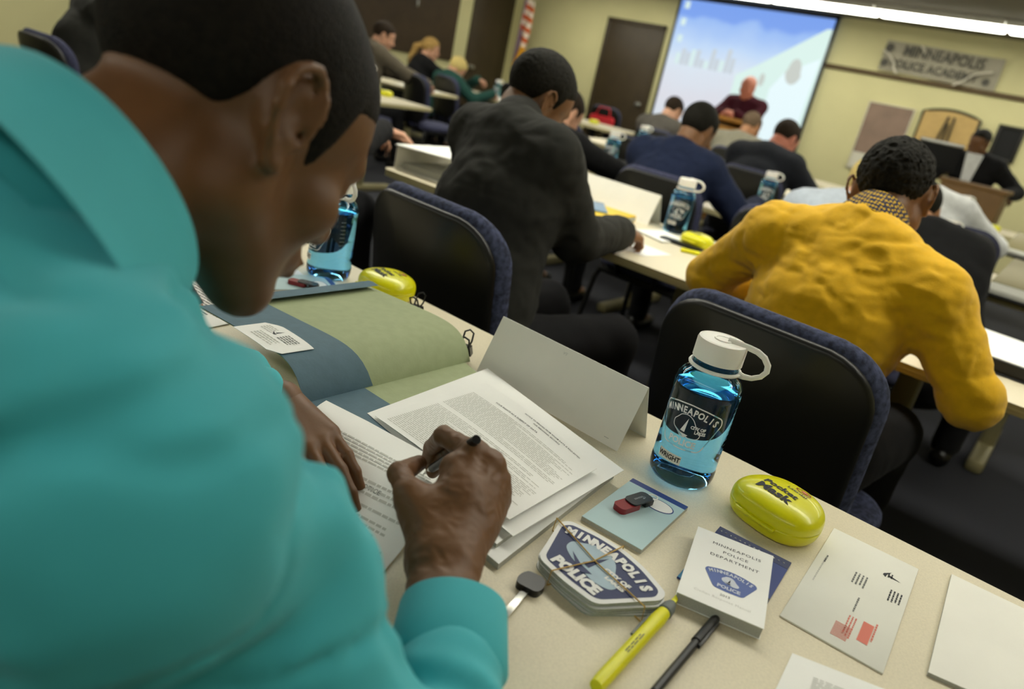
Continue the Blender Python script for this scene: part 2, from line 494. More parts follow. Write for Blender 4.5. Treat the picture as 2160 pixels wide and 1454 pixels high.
# door beside the screen
d = struct('door_2', MB().box(-6.60, -5.73, YF - .035, YF, 0, 2.02, M['dark_wood'], .004)); 
fr = MB()
for a in ((-6.66, -6.60, 0, 2.07), (-5.73, -5.67, 0, 2.07), (-6.66, -5.67, 2.02, 2.08)):
    fr.box(a[0], a[1], YF - .05, YF, a[2], a[3], M['dark_wood'], .006)
struct('door_frame', fr, d)
h = MB(); h.lathe([(0.03, 0), (.03, .008), (.012, .012), (.012, .05), (.026, .055), (.03, .07), (.02, .085), (0, .088)], M['steel'], 24, Matrix.Translation((-5.80, YF - .035, .98)) @ Matrix.Rotation(PI / 2, 4, 'X'))
struct('door_knob', h, d)
# dark doorway and the dark wall board on the left wall
d = struct('door_1', MB().box(XL, XL + .03, 8.86, 9.78, 0, 2.3, M['dark_wood'], .004))
h = MB(); h.lathe([(0.03, 0), (.03, .008), (.012, .012), (.012, .05), (.026, .055), (.03, .07), (.02, .085), (0, .088)], M['steel'], 24, Matrix.Translation((XL + .03, 8.98, .98)) @ Matrix.Rotation(PI / 2, 4, 'Y'))
struct('door_knob', h, d)
bw = MB().box(XL, XL + .04, .4, 8.55, 1.0, 2.42, M['board'], .01)
bo = tag(bw.build('wall_board'), 'dark brown board covering the left wall behind the seated people', 'board')
hk = MB()
for i, y in enumerate((5.75, 5.85, 6.9, 7.0, 7.7)):
    hk.box(XL + .04, XL + .055, y, y + .02, 1.62, 1.7, M['steel'], .004)
hk.build('hook', bo)

# ceiling lights: rows of long fluorescent fixtures running across the room
n_ = 0
for ry, es in LIGHT_ROWS:
    em = bpy.data.materials.new('lens_%d' % n_); em.use_nodes = True; b = em.node_tree.nodes['Principled BSDF']
    b.inputs['Base Color'].default_value = (.8, .8, .7, 1); b.inputs['Emission Color'].default_value = (1, .98, .85, 1); b.inputs['Emission Strength'].default_value = es
    for lx in LIGHT_X:
        body = MB(); body.box(-.6, .6, -.175, .175, -.06, 0, M['white'], .006)
        lens = MB(); lens.box(-.59, .59, -.16, .16, -.085, -.058, em, .012)
        near = 'front' if ry > 8 else ('second' if ry > 5 else ('third' if ry > 1 else 'rearmost'))
        if ry > 8 and lx in (-3.24, -2.02, -.8): lab = {-3.24: 'lit ceiling light fixture nearest above the projection screen', -2.02: 'lit ceiling light fixture above the left half of the grey banner', -.8: 'lit ceiling light fixture at the right edge of the photo'}[lx]; grp = None
        else: lab = 'long fluorescent ceiling fixture in the %s row above the room' % near; grp = '%s row of ceiling lights' % near
        t = empty('ceiling_light', (lx, ry, ZC), 0, lab, 'ceiling light', grp)
        body.build('housing', t); lens.build('lens', t)
    n_ += 1

# projection screen with the projected desktop picture
def screen():
    x0, x1, z0, z1, y = -5.52, -3.385, .80, 2.45, YF - .06
    t = empty('projection_screen', (x0, y, z0), 0, 'large lit projection screen with a sky and arched bridge picture', 'screen')
    f = MB(); w = .035
    for a in ((x0 - w, x0, z0 - w, z1 + w), (x1, x1 + w, z0 - w, z1 + w), (x0 - w, x1 + w, z1, z1 + w), (x0 - w, x1 + w, z0 - w, z0)):
        f.box(a[0] - x0, a[1] - x0, -.012, .02, a[2] - z0, a[3] - z0, M['black'], .003)
    f.box(-.06, x1 - x0 + .06, -.05, .04, z1 - z0 + .03, z1 - z0 + .045, M['black'], .004)
    f.build('border', t)
    m = bpy.data.materials.new('projected_picture'); m.use_nodes = True; nt = m.node_tree
    b = nt.nodes['Principled BSDF']; b.inputs['Base Color'].default_value = (.02, .02, .02, 1); b.inputs['Roughness'].default_value = .9
    tc = nt.nodes.new('ShaderNodeTexCoord'); sp = nt.nodes.new('ShaderNodeSeparateXYZ'); nt.links.new(tc.outputs['Generated'], sp.inputs[0])
    ns = nt.nodes.new('ShaderNodeTexNoise'); ns.inputs['Scale'].default_value = 3.5; nt.links.new(tc.outputs['Generated'], ns.inputs['Vector'])
    ad = nt.nodes.new('ShaderNodeMath'); ad.operation = 'MULTIPLY_ADD'; ad.inputs[1].default_value = .22; nt.links.new(ns.outputs['Fac'], ad.inputs[0]); nt.links.new(sp.outputs['Z'], ad.inputs[2])
    cr = nt.nodes.new('ShaderNodeValToRGB'); nt.links.new(ad.outputs[0], cr.inputs[0])
    el = cr.color_ramp.elements
    el[0].position = .05; el[0].color = lin((205, 218, 226)) + (1,)
    el[1].position = 1.12; el[1].color = lin((120, 158, 232)) + (1,)
    for ps, c in ((.35, (212, 213, 222)), (.62, (210, 222, 234)), (.80, (186, 210, 240)), (.97, (150, 184, 238))):
        e = el.new(ps); e.color = lin(c) + (1,)
    nt.links.new(cr.outputs[0], b.inputs['Emission Color']); b.inputs['Emission Strength'].default_value = 1.0
    def em(name, c, s=1.0):
        q = bpy.data.materials.new(name); q.use_nodes = True; bb = q.node_tree.nodes['Principled BSDF']
        bb.inputs['Base Color'].default_value = (.02, .02, .02, 1); bb.inputs['Emission Color'].default_value = lin(c) + (1,); bb.inputs['Emission Strength'].default_value = s
        return q
    W, Hh = x1 - x0, z1 - z0
    pic = MB(); pic.box(0, W, 0, .01, 0, Hh, m); pic.build('picture', t)
    br = em('picture_bridge', (208, 232, 226)); br2 = em('picture_bridge_lit', (222, 240, 244)); ar = em('picture_arch', (190, 196, 190)); wt = em('picture_building', (190, 200, 208)); ic = em('picture_icon', (206, 228, 226))
    q = MB()
    def poly(pts, m_, y_): q.add([(a * W, y_, c * Hh) for a, c in pts], [list(range(len(pts)))], m_)
    poly([(.50, .0), (1, 0), (1, .93), (.97, .93), (.62, .60), (.50, .50)], br, -.0015)
    poly([(.74, 0), (.97, 0), (.985, .72), (.80, .58), (.74, .45)], br2, -.003)
    poly([(.855 + .05 * math.cos(a) * (1.0 if math.sin(a) < 0 else .8), .60 + .095 * math.sin(a)) for a in np.linspace(0, 2 * PI, 24)[:-1]], ar, -.0045)
    poly([(.675 + .018 * math.cos(a), .50 + .05 * math.sin(a)) for a in np.linspace(0, 2 * PI, 20)[:-1]], ar, -.0045)
    rr = random.Random(3)
    for i in range(12):
        a = .06 + i * .035; hh = .56 + rr.uniform(0, .12); poly([(a, .5), (a + .028, .5), (a + .028, hh), (a, hh)], wt if i % 3 else ic, -.0012)
    for a, c in ((.03, .93), (.03, .80), (.035, .67)): poly([(a, c), (a + .035, c), (a + .035, c + .055), (a, c + .055)], ic, -.0015)
    q.build('picture_shapes', t)['kind'] = 'stuff'
screen()

# banner, posters and frames of the front wall
def banner():
    t = empty('academy_banner', (-2.1, YF - .03, 2.14), 0, 'grey MINNEAPOLIS POLICE ACADEMY banner with loose pale ribbons on the front wall', 'banner')
    b = MB(); n = 24; W, Hh = 1.26, .33
    vs = []; fs = []
    for i in range(n + 1):
        for j in range(3):
            x = -W / 2 + W * i / n; z = -Hh / 2 + Hh * j / 2
            vs.append((x, -.012 * math.sin(x * 9 + j), z - .012 * math.sin(x * 3)))
    for i in range(n):
        for j in range(2): fs.append([i * 3 + j, (i + 1) * 3 + j, (i + 1) * 3 + j + 1, i * 3 + j + 1])
    b.add(vs, fs, M['banner'], True)
    b.add([(v[0], v[1] + .004, v[2]) for v in vs], fs, M['banner'], True)
    P = lambda p: (p.x, -.02 - .012 * math.sin(p.x * 9) , p.y - .012 * math.sin(p.x * 3))
    put_text(b, 'MINNEAPOLIS', .165, M['banner_ink'], lambda p: P(Vector((p.x + .02, p.y + .075, 0))), .003, 1.0, .84)
    put_text(b, 'POLICE ACADEMY', .125, M['banner_ink'], lambda p: P(Vector((p.x - .04, p.y - .075, 0))), .003, 1.0, .92)
    for cx, cz, r in ((-.575, .085, .05), (-.58, -.08, .045), (.52, -.09, .04)):
        b.add([P(Vector((cx + r * math.cos(a), cz + r * .95 * math.sin(a), 0))) for a in np.linspace(0, 2 * PI, 20)[:-1]], [list(range(19))], M['banner_ink'])
    b.build('cloth', t)
    for pts in ([(-.63, .06), (-.55, .02), (-.47, -.06), (-.44, -.13), (-.40, -.17)], [(.22, -.19), (.30, -.14), (.37, -.06), (.46, -.02), (.56, .0)], [(-.24, .16), (-.20, .13), (-.18, .09)]):
        r = MB(); P3 = [Vector((a, -.05, c)) for a, c in pts]
        r.tube(P3, .014, M['ribbon'], 8, flat=.25); r.build('ribbon', t)
banner()
def frame_rect(t, w, h, fw, mf, mi, d=.03, name='frame'):
    f = MB()
    for a in ((-w / 2, -w / 2 + fw, -h / 2, h / 2), (w / 2 - fw, w / 2, -h / 2, h / 2), (-w / 2, w / 2, h / 2 - fw, h / 2), (-w / 2, w / 2, -h / 2, -h / 2 + fw)):
        f.box(a[0], a[1], -d, 0, a[2], a[3], mf, .003)
    f.build(name, t)
    MB().box(-w / 2 + fw, w / 2 - fw, -d * .5, -.002, -h / 2 + fw, h / 2 - fw, mi).build('panel', t)
t = empty('class_poster', (-2.43, YF - .005, 1.23), 0, 'mauve brown poster with a white lower part on the front wall', 'poster')
frame_rect(t, .53, .80, .012, M['ribbon'], M['poster'], .02)
MB().box(-.25, .25, -.014, -.010, -.385, -.20, M['poster_w']).build('lower_part', t)
t = empty('display_board', (-1.77, YF - .01, 1.34), 0, 'tan board with a dark arched frame standing on easel legs before the front wall', 'board')
b = MB(); pts = [(-.30, -.33), (.30, -.33), (.30, .30)] + [(.30 - .6 * i / 10, .30 + .05 * math.sin(PI * i / 10)) for i in range(1, 10)] + [(-.30, .30)]
xfb = Matrix.Translation((0, -.02, 0)) @ Matrix.Rotation(PI / 2, 4, 'X')
b.prism(pts, 0, .02, M['cork'], xf=xfb); b.build('panel', t)
MB().tube([(p[0], -.035, p[1]) for p in pts], .016, M['frame_black'], 8, closed=True).build('frame', t)
for a, c in (((-.16, -.9), (-.02, .28)), ((.10, -.9), (.04, .28)), ((.0, -.9), (.0, .2))):
    MB().tube([(a[0], -.10, a[1]), (c[0], -.055, c[1])], .012, M['frame_black'], 8).build('easel_leg', t)
t = empty('framed_picture', (-1.15, YF - .005, 1.46), 0, 'small dark framed picture hanging at the right of the front wall', 'picture')
frame_rect(t, .27, .38, .03, M['frame_black'], M['black_matte'], .03)
# vertical conduit / panel joints of the wall at the far right
for i, x in enumerate((-.62, -.46)):
    struct('trim_%d' % (i + 2), MB().box(x, x + .025, YF - .02, YF, 0, 1.9, M['brown_trim'], .004))

# flag on its pole in the left front corner
t = empty('flag', (-8.02, 9.62, 0), 0, 'flag with red and white stripes and gold fringe in the corner by the dark door', 'flag')
MB().tube([(0, 0, 0), (.06, 0, 2.42)], .013, M['pole'], 12).build('pole', t)
MB().lathe([(.14, 0), (.14, .02), (.05, .05), (.02, .08)], M['gold'], 24).build('base', t)
f = MB(); n = 14
for k in range(9):
    vs = []; z1_ = 2.12 - k * .075; z0_ = z1_ - .075
    for i in range(n + 1):
        u = i / n; x = .03 + .06 + .16 * u - .03 * k / 9; y = -.035 - .03 * math.sin(u * 9 + k * .4)
        vs += [(x, y, z0_ - .05 * u), (x, y, z1_ - .05 * u)]
    f.add(vs, [[2 * i, 2 * i + 2, 2 * i + 3, 2 * i + 1] for i in range(n)], M['flag_red'] if k % 2 else M['flag_white'], True)
vs = []
for i in range(n + 1):
    u = i / n; vs += [(.02 + .10 * u, -.05 - .02 * math.sin(u * 7), 1.0), (.05 + .08 * u, -.05 - .02 * math.sin(u * 7), 2.1)]
f.add(vs, [[2 * i, 2 * i + 2, 2 * i + 3, 2 * i + 1] for i in range(n)], M['flag_blue'], True)
f.build('cloth', t)
g = MB()
g.tube([(.20, -.06, 1.42), (.17, -.08, 1.28), (.10, -.08, 1.10)], .04, M['gold'], 8, flat=.4)
g.build('fringe', t)

# ================================================================ tables
def make_table(name, x0, x1, y0, y1, label, group=None):
    t = empty(name, ((x0 + x1) / 2, (y0 + y1) / 2, 0), 0, label, 'table', group)
    w, d = x1 - x0, y1 - y0
    o = rounded_rect(w, d, .05, 6)
    MB().prism(o, .7385, .74, M['laminate']).prism(o, .715, .7385, M['edge']).build('tabletop', t)
    # rounded edge moulding
    MB().tube([(p[0], p[1], .7255) for p in rounded_rect(w - .027, d - .027, .045, 8)], .0145, M['edge'], 12, closed=True).build('edge_moulding', t)
    for s in (-1, 1):
        x = s * (w / 2 - .36)
        l = MB(); l.box(x - .03, x + .03, -.045, .045, .05, .70, M['leg'], .012)
        l.box(x - .025, x + .025, -d / 2 + .1, d / 2 - .1, .69, .716, M['leg'], .006)
        lg = l.build('leg', t)
        MB().box(x - .035, x + .035, -d / 2 + .04, d / 2 - .04, .0, .055, M['leg'], .018).build('foot', lg)
    return t
TD = .74
make_table('training_table', -1.42, .41, .29, 1.03, 'cream laminate table in the foreground under the open folder')
make_table('training_table', -3.26, -1.43, .29, 1.03, 'cream laminate table hidden left of the foreground table')
make_table('training_table', -2.17, -.62, 1.945, 2.69, 'cream table before the man in the black suit')
make_table('training_table', -.61, .87, 1.945, 2.69, 'cream table before the man in the yellow sweater')
make_table('training_table', -5.3, -3.6, 1.945, 2.69, 'cream table at the far left before the suited man with the blue tie')
make_table('training_table', -3.10, -1.61, 3.5, 4.25, 'cream table before the man in the navy jacket, strewn with papers')
make_table('training_table', -1.60, -.40, 3.5, 4.25, 'cream table before the person in the pale blue shirt')
make_table('training_table', -.39, 1.1, 3.5, 4.25, 'cream table with open binders at the right edge of the photo')
make_table('training_table', -5.76, -4.27, 3.55, 4.3, 'cream table end with a yellow case on it at the left of the aisle')
make_table('training_table', -3.60, -2.11, 5.2, 5.94, 'cream table behind the navy jacket man, before the dark suited man')
make_table('training_table', -2.10, -.61, 5.2, 5.94, 'cream table further back on the right, before the wooden lectern')
make_table('training_table', -7.1, -5.62, 5.3, 6.0, 'cream table before the man in the grey jacket at the back left')
make_table('training_table', -6.0, -4.26, 6.88, 7.62, 'cream table with a rounded end near the dark front door')
make_table('training_table', -7.75, -6.01, 6.88, 7.62, 'cream table before the two women at the back left')
make_table('training_table', -3.60, -1.9, 6.88, 7.62, 'cream table before the two grey suited people near the screen')

# ================================================================ chairs
def pillow(mb, w, h, r, t, m, xf, rr=None, n=8, seg=6):
    """rounded-rectangle pad of thickness t, edges rounded"""
    rr = rr or t / 2; rings = []
    for i in range(seg + 1):
        a = -PI / 2 + PI * i / seg; ins = rr * (1 - math.cos(a)); z = (t / 2 - rr) * (1 if a > 0 else (-1 if a < 0 else 0)) + rr * math.sin(a)
        rings.append([(p[0], p[1], z) for p in rounded_rect(w - 2 * ins, h - 2 * ins, max(r - ins, .004), n)])
    vs = [p for g_ in rings for p in g_]; k = len(rings[0]); fs = []
    for i in range(seg):
        for j in range(k): fs.append([i * k + j, i * k + (j + 1) % k, (i + 1) * k + (j + 1) % k, (i + 1) * k + j])
    # inner rings so the faces can bend
    def cap_(ring, flip):
        base = len(vs); z = ring[0][2]; prev = [i for i in range(ring_start, ring_start + k)]
        for s_ in (.75, .5, .25):
            st = len(vs)
            for p in ring: vs.append((p[0] * s_, p[1] * s_, z))
            cur = list(range(st, st + k))
            for j in range(k):
                q = [prev[j], prev[(j + 1) % k], cur[(j + 1) % k], cur[j]]; fs.append(q[::-1] if flip else q)
            prev = cur
        fs.append(prev[::-1] if flip else prev)
    ring_start = 0; cap_(rings[0], True)
    ring_start = seg * k; cap_(rings[-1], False)
    mb.add(vs, fs, m, True, xf)
def make_chair(fabric):
    t = empty('conference_chair')
    def bent(y0, zc, tilt, cv):
        def f(p):   # pad local: x width, y height, z thickness -> chair frame, sitter faces +Y
            q = Vector((p.x, -p.z, p.y)); q.y += cv * p.x * p.x * -1 + cv * .012
            c, s = math.cos(tilt), math.sin(tilt)
            return Vector((q.x, q.y * c - q.z * s + y0, q.y * s + q.z * c + zc))
        return f
    b = MB(); pillow(b, .435, .43, .12, .045, fabric, bent(-.215, .70, .14, -1.1)); cu = b.build('back_cushion', t)
    b = MB(); pillow(b, .41, .415, .11, .022, M['shell'], bent(-.243, .692, .14, -1.1)); b.build('back_shell', t)
    b = MB(); pillow(b, .47, .45, .09, .06, fabric, Matrix.Translation((0, .03, .455))); b.build('seat', t)
    b = MB(); pillow(b, .44, .42, .08, .02, M['shell'], Matrix.Translation((0, .03, .418))); b.build('seat_shell', t)
    for s in (-1, 1):
        MB().tube([(s * .10, -.225, .60), (s * .10, -.22, .50), (s * .10, -.19, .42), (s * .10, -.10, .40), (s * .10, .1, .40)], .012, M['black_metal'], 10).build('back_strut', t)
        for y, yb in ((.2, .23), (-.17, -.23)):
            MB().tube([(s * .2, y, .405), (s * .215, y * 1.04, .36), (s * .235, yb, .012)], .0125, M['black_metal'], 10).build('leg', t)
    MB().tube([(-.2, .2, .405), (-.2, -.17, .405), (.2, -.17, .405), (.2, .2, .405)], .0125, M['black_metal'], 10, closed=True).build('seat_frame', t)
    return t
ch_n = make_chair(M['fabric']); ch_f = make_chair(M['fabric_b'])
tag(ch_n, cat='chair'); tag(ch_f, cat='chair')
used = {}
def chair(x, y, label, rz=0, far=True, group=None):
    src = ch_f if far else ch_n
    o = src if src.name not in used else copy_tree(src)
    used[src.name] = 1
    relabel(o, label, group, (x, y, 0), rz)
    return o
chair(-1.12, 1.42, 'black backed chair with blue speckled rim behind the man in the black suit', math.radians(-3), False)
chair(-.36, 1.50, 'black backed chair with blue speckled rim behind the yellow sweater man', math.radians(-2), False)
chair(-3.85, 1.62, 'dark chair at the top left corner behind the suited man with the blue tie', math.radians(4), True)
chair(-1.50, 3.12, 'black chair behind the man in the navy jacket')
chair(-2.30, 3.1, 'chair of the dark sleeved person half hidden behind the black suit')
chair(-1.72, 4.68, 'dark chair behind the man in the dark suit, right of the navy jacket')
chair(-.88, 3.0, 'chair of the person in the pale blue shirt')
chair(-2.55, 4.72, 'empty dark chair between the navy jacket and the dark suit')
chair(-3.25, 4.75, 'empty dark chair left of the navy jacket man, before his papers')
chair(-3.30, 6.3, 'chair of the grey suited man nearest the front door')
chair(-2.55, 6.3, 'chair of the pale grey suited man before the lectern')
chair(-5.33, 8.55, 'blue chair with a red bag on it by the front door', math.radians(10))
chair(-4.55, 8.6, 'empty blue chair under the left edge of the screen', math.radians(-6))
chair(-5.55, 4.62, 'dark chair behind the man in the grey jacket at the back left')
chair(-5.35, 5.35, 'black chair with its back turned, left of the aisle by the teal top', math.radians(-14))
chair(-5.95, 6.35, 'dark chair of the woman in the teal top', math.radians(-10))
chair(-6.95, 6.45, 'chair of the woman with the blond ponytail')
chair(-6.75, 8.4, 'empty blue chair beyond the table of the two women', math.radians(8))
chair(-.62, -.28 + .0, 'chair of the man in the turquoise shirt', math.radians(-8))
chair(-1.5, -.18, 'chair of the neighbour left of the turquoise shirt')
chair(-.55, 4.6, 'chair of the person in the white shirt beyond the yellow sweater man')
chair(-.54, 2.98, 'chair of the person in black beyond the yellow sweater man')
# red bag on the front chair
rb = MB(); pillow(rb, .34, .19, .04, .05, M['red'], Matrix.Translation((0, 0, .10)) @ Matrix.Rotation(PI / 2 - .1, 4, 'X')); 
t = empty('red_bag', (-5.27, 8.255, .60), math.radians(10), 'red bag hanging on the back of the blue chair by the front door', 'bag')
rb.build('body', t); MB().tube([(-.1, 0, .18), (-.07, .02, .29), (.07, .02, .29), (.1, 0, .18)], .008, M['red'], 8).build('strap', t)

# ================================================================ lecterns
t = empty('lectern', (-3.60, 7.98, 0), 0, 'honey coloured wooden lectern before the projection screen', 'lectern')
MB().box(-.27, .27, -.02, .02, 0, 1.02, M['lectern'], .006).build('front_panel', t)
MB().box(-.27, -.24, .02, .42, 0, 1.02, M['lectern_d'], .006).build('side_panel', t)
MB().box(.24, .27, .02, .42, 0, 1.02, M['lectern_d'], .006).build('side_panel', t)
MB().box(-.30, .30, -.04, .44, 0, .04, M['lectern'], .006, xf=Matrix.Translation((0, 0, 1.07)) @ Matrix.Rotation(-.2, 4, 'X')).build('top', t)
MB().box(-.29, .29, -.032, -.018, .86, .875, M['lectern_d'], .003).build('moulding', t)
t = empty('lectern', (-.98, 7.6, 0), 0, 'dull brown lectern beside the standing man at the right', 'lectern')
MB().box(-.25, .25, -.02, .02, 0, 1.0, M['lectern2'], .006).build('front_panel', t)
MB().box(-.25, -.22, .02, .42, 0, 1.0, M['lectern2'], .006).build('side_panel', t)
MB().box(.22, .25, .02, .42, 0, 1.0, M['lectern2'], .006).build('side_panel', t)
MB().box(-.27, .27, -.03, .44, 1.0, 1.035, M['lectern2'], .006).build('top', t)
t = empty('computer_monitor', (-1.42, 8.05, 0), math.radians(10), 'black computer monitor standing on a dark stand left of the standing man', 'monitor')
MB().box(-.19, .19, -.02, .02, 1.06, 1.33, M['black_matte'], .01).build('display', t)
MB().box(-.10, .10, -.1, .1, 0, .02, M['black'], .005).box(-.03, .03, .0, .03, .02, 1.08, M['black'], .005).build('stand', t)
MB().box(-.185, .185, -.024, -.02, 1.30, 1.325, M['steel'], .003).build('top_strip', t)
# ================================================================ small things on the tables
TT = .74
SHIELD = round_poly([(-.92, .44), (-.45, .60), (0, .66), (.45, .60), (.92, .44), (.98, .26), (.54, -.66), (.0, -.70), (-.54, -.66), (-.98, .26)], .13, 4)
LAKE = [(-.30, .18), (-.22, .30), (-.02, .36), (.16, .26), (.30, .02), (.44, -.10), (.42, -.26), (.20, -.34), (-.02, -.26), (-.20, -.22), (-.38, -.10), (-.40, .08)]
LAKE = round_poly(LAKE, .1, 3)
def outline(mb, pts, w, m, place):
    n = len(pts); P = [Vector((p[0], p[1])) for p in pts]; vs = []
    for i in range(n):
        t = (P[(i + 1) % n] - P[i - 1]).normalized(); nn = Vector((-t.y, t.x))
        vs += [(P[i].x + nn.x * w / 2, P[i].y + nn.y * w / 2, 0), (P[i].x - nn.x * w / 2, P[i].y - nn.y * w / 2, 0)]
    mb.add(vs, [[2 * i, 2 * i + 1, (2 * i + 3) % (2 * n), (2 * i + 2) % (2 * n)] for i in range(n)], m, False, place)
def sail(mb, m, place, s=1.0):
    mb.add([(-.13 * s, -.16 * s, 0), (.0 * s, -.18 * s, 0), (.02 * s, .26 * s, 0)], [[0, 1, 2]], m, False, place)
    mb.add([(-.38 * s, -.10 * s, 0), (-.10 * s, -.22 * s, 0), (.12 * s, -.24 * s, 0), (.02 * s, -.34 * s, 0), (-.10 * s, -.33 * s, 0)], [[0, 1, 2, 3, 4][::-1]], m, False, place)

# ---- bottles
def make_bottle():
    t = empty('water_bottle')
    b = MB()
    prof = [(0, .004), (.022, .003), (.034, 0), (.040, .0015), (.0435, .007), (.0445, .014), (.0445, .024), (.0438, .026), (.0438, .128), (.0445, .130), (.0445, .138), (.0425, .148), (.0375, .156), (.0320, .160), (.0295, .163), (.0290, .178)]
    inner = [(.0265, .178), (.0268, .163), (.0295, .158), (.0355, .153), (.0405, .146), (.0420, .138), (.0420, .1375), (0, .1375)]
    b.lathe(prof + inner, M['bottle'], 64)
    b.build('body', t, autosmooth=50)
    c = MB()
    c.lathe([(0, .176), (.0325, .176), (.0325, .179), (.0325, .200), (.0312, .2035), (.0285, .2045), (.0282, .2040), (.012, .2040), (.0115, .2052), (.0095, .2056), (.009, .205), (0, .205)], M['white_cap'], 144, rib=.0006, ribz=(.1785, .2005))
    c.build('cap', t, autosmooth=50)
    s = MB()
    ring = [(.0325 * math.cos(a), .0325 * math.sin(a), .1665) for a in np.linspace(0, 2 * PI, 40)[:-1]]
    s.tube(ring, .0026, M['white_cap'], 8, closed=True)
    lp = [(.031, 0, .1665), (.038, 0, .1655), (.048, 0, .167), (.058, 0, .173), (.063, 0, .1815), (.062, 0, .190), (.055, 0, .1985), (.045, 0, .203), (.034, 0, .2045), (.018, 0, .2045), (.006, 0, .2052)]
    s.tube(lp, .0031, M['white_cap'], 10, flat=1.35, radii=[.0045, .0036] + [.0031] * 7 + [.0036, .0036])
    s.build('cap_strap', t)
    p = MB(); R = .0441
    def pl(a0, z0, sc):
        def f(q):
            a = a0 + q.x * sc / R; return Vector((R * math.cos(a), R * math.sin(a), z0 + q.y * sc))
        return f
    S = pl(-PI / 2 - .12, .090, .047)
    outline(p, SHIELD, .035, M['liner'], S)
    arc_text(p, 'MINNEAPOLIS', .27, M['liner'], 1.75, 0, -1.30, S, .010, .82, .158)
    put_text(p, 'POLICE', .27, M['liner'], lambda q: S(Vector((q.x, q.y - .50, 0))), .010, 1.0, .90)
    outline(p, LAKE, .022, M['liner'], S)
    sail(p, M['liner'], S)
    put_text(p, 'CITY OF', .13, M['liner'], lambda q: S(Vector((q.x + .34, q.y + .03, 0))), .006, .95, .9)
    put_text(p, 'LAKES', .13, M['liner'], lambda q: S(Vector((q.x + .42, q.y - .09, 0))), .006, .95, .9)
    # measuring lines and the mirrored maker's mark on the far side
    for i in range(10):
        z = .052 + i * .0078; a = -PI / 2 + 1.35
        p.add([(R * math.cos(a + d_), R * math.sin(a + d_), z + e) for d_, e in ((0, 0), (.24, 0), (.24, .0004), (0, .0004))], [[0, 1, 2, 3]], M['pad_blue'])
    p.build('printed_shield', t)
    return t
bt = make_bottle(); tag(bt, cat='bottle')
def bottle(x, y, ang, label, first=False, z=TT, group=None):
    o = bt if first else copy_tree(bt)
    return relabel(o, label, group, (x, y, z), math.radians(ang))
main = bottle(-.313, .897, 12, 'clear blue water bottle labelled WRIGHT, in sharp focus beside the tent card', True)
# name label stuck on this bottle only
lb = MB(); R = .0444; a0 = math.radians(-92 - 24 + 12 - 6)
def LBL(q):
    a = a0 + q.x / R; return Vector((R * math.cos(a), R * math.sin(a), .040 + q.y))
N = 8
lb.add([LBL(Vector((-.0175 + .035 * i / N, j, 0))) for i in range(N + 1) for j in (-.0065, .0065)], [[2 * i, 2 * i + 2, 2 * i + 3, 2 * i + 1] for i in range(N)], M['card'])
R = .0449
put_text(lb, 'WRIGHT', .0100, M['black_matte'], LBL, .0002, .98, .86)
o = lb.build('name_label', main); o['label'] = 'pale name sticker reading WRIGHT'
bspots = [
    (-1.155, .935, -8, 'blue water bottle half hidden behind the foreground man\'s chin'),
    (-1.225, 2.60, 20, 'blue water bottle on the second table beside the yellow case'),
    (-1.455, 4.08, 20, 'blue water bottle between the navy jacket and the dark suit'),
    (-2.27, 5.72, 20, 'small far blue bottle left of the dark suited man'),
    (-2.42, 3.98, 30, 'blue bottle rising behind the navy jacket man\'s left shoulder'),
    (-3.06, 5.45, 30, 'bottle of which only the white cap shows before the grey suited man'),
    (-4.93, 7.12, 40, 'blue bottle before the black suited man\'s face near the front door'),
    (-5.40, 6.98, 30, 'blue bottle nearest the black suited man\'s collar on the left'),
    (-6.35, 7.42, 30, 'blue bottle farthest away on the back left table'),
    (-4.93, 4.15, 30, 'blue bottle at the foreground man\'s forehead, left of the aisle'),
    (-.545, 3.98, 15, 'blue bottle just right of the yellow sweater man\'s neck'),
    (-.78, 5.75, 15, 'blue bottle before the white shirt, right of the nearest one at the neck'),
    (-.93, 7.15, 15, 'farthest blue bottle on the right, below the brown lectern'),
]
for x, y, a, l in bspots: bottle(x, y, a, l)
# a small stand of tables' right: table under the farthest bottle
make_table('training_table', -1.5, .3, 6.88, 7.5, 'cream table farthest away on the right, in front of the brown lectern')

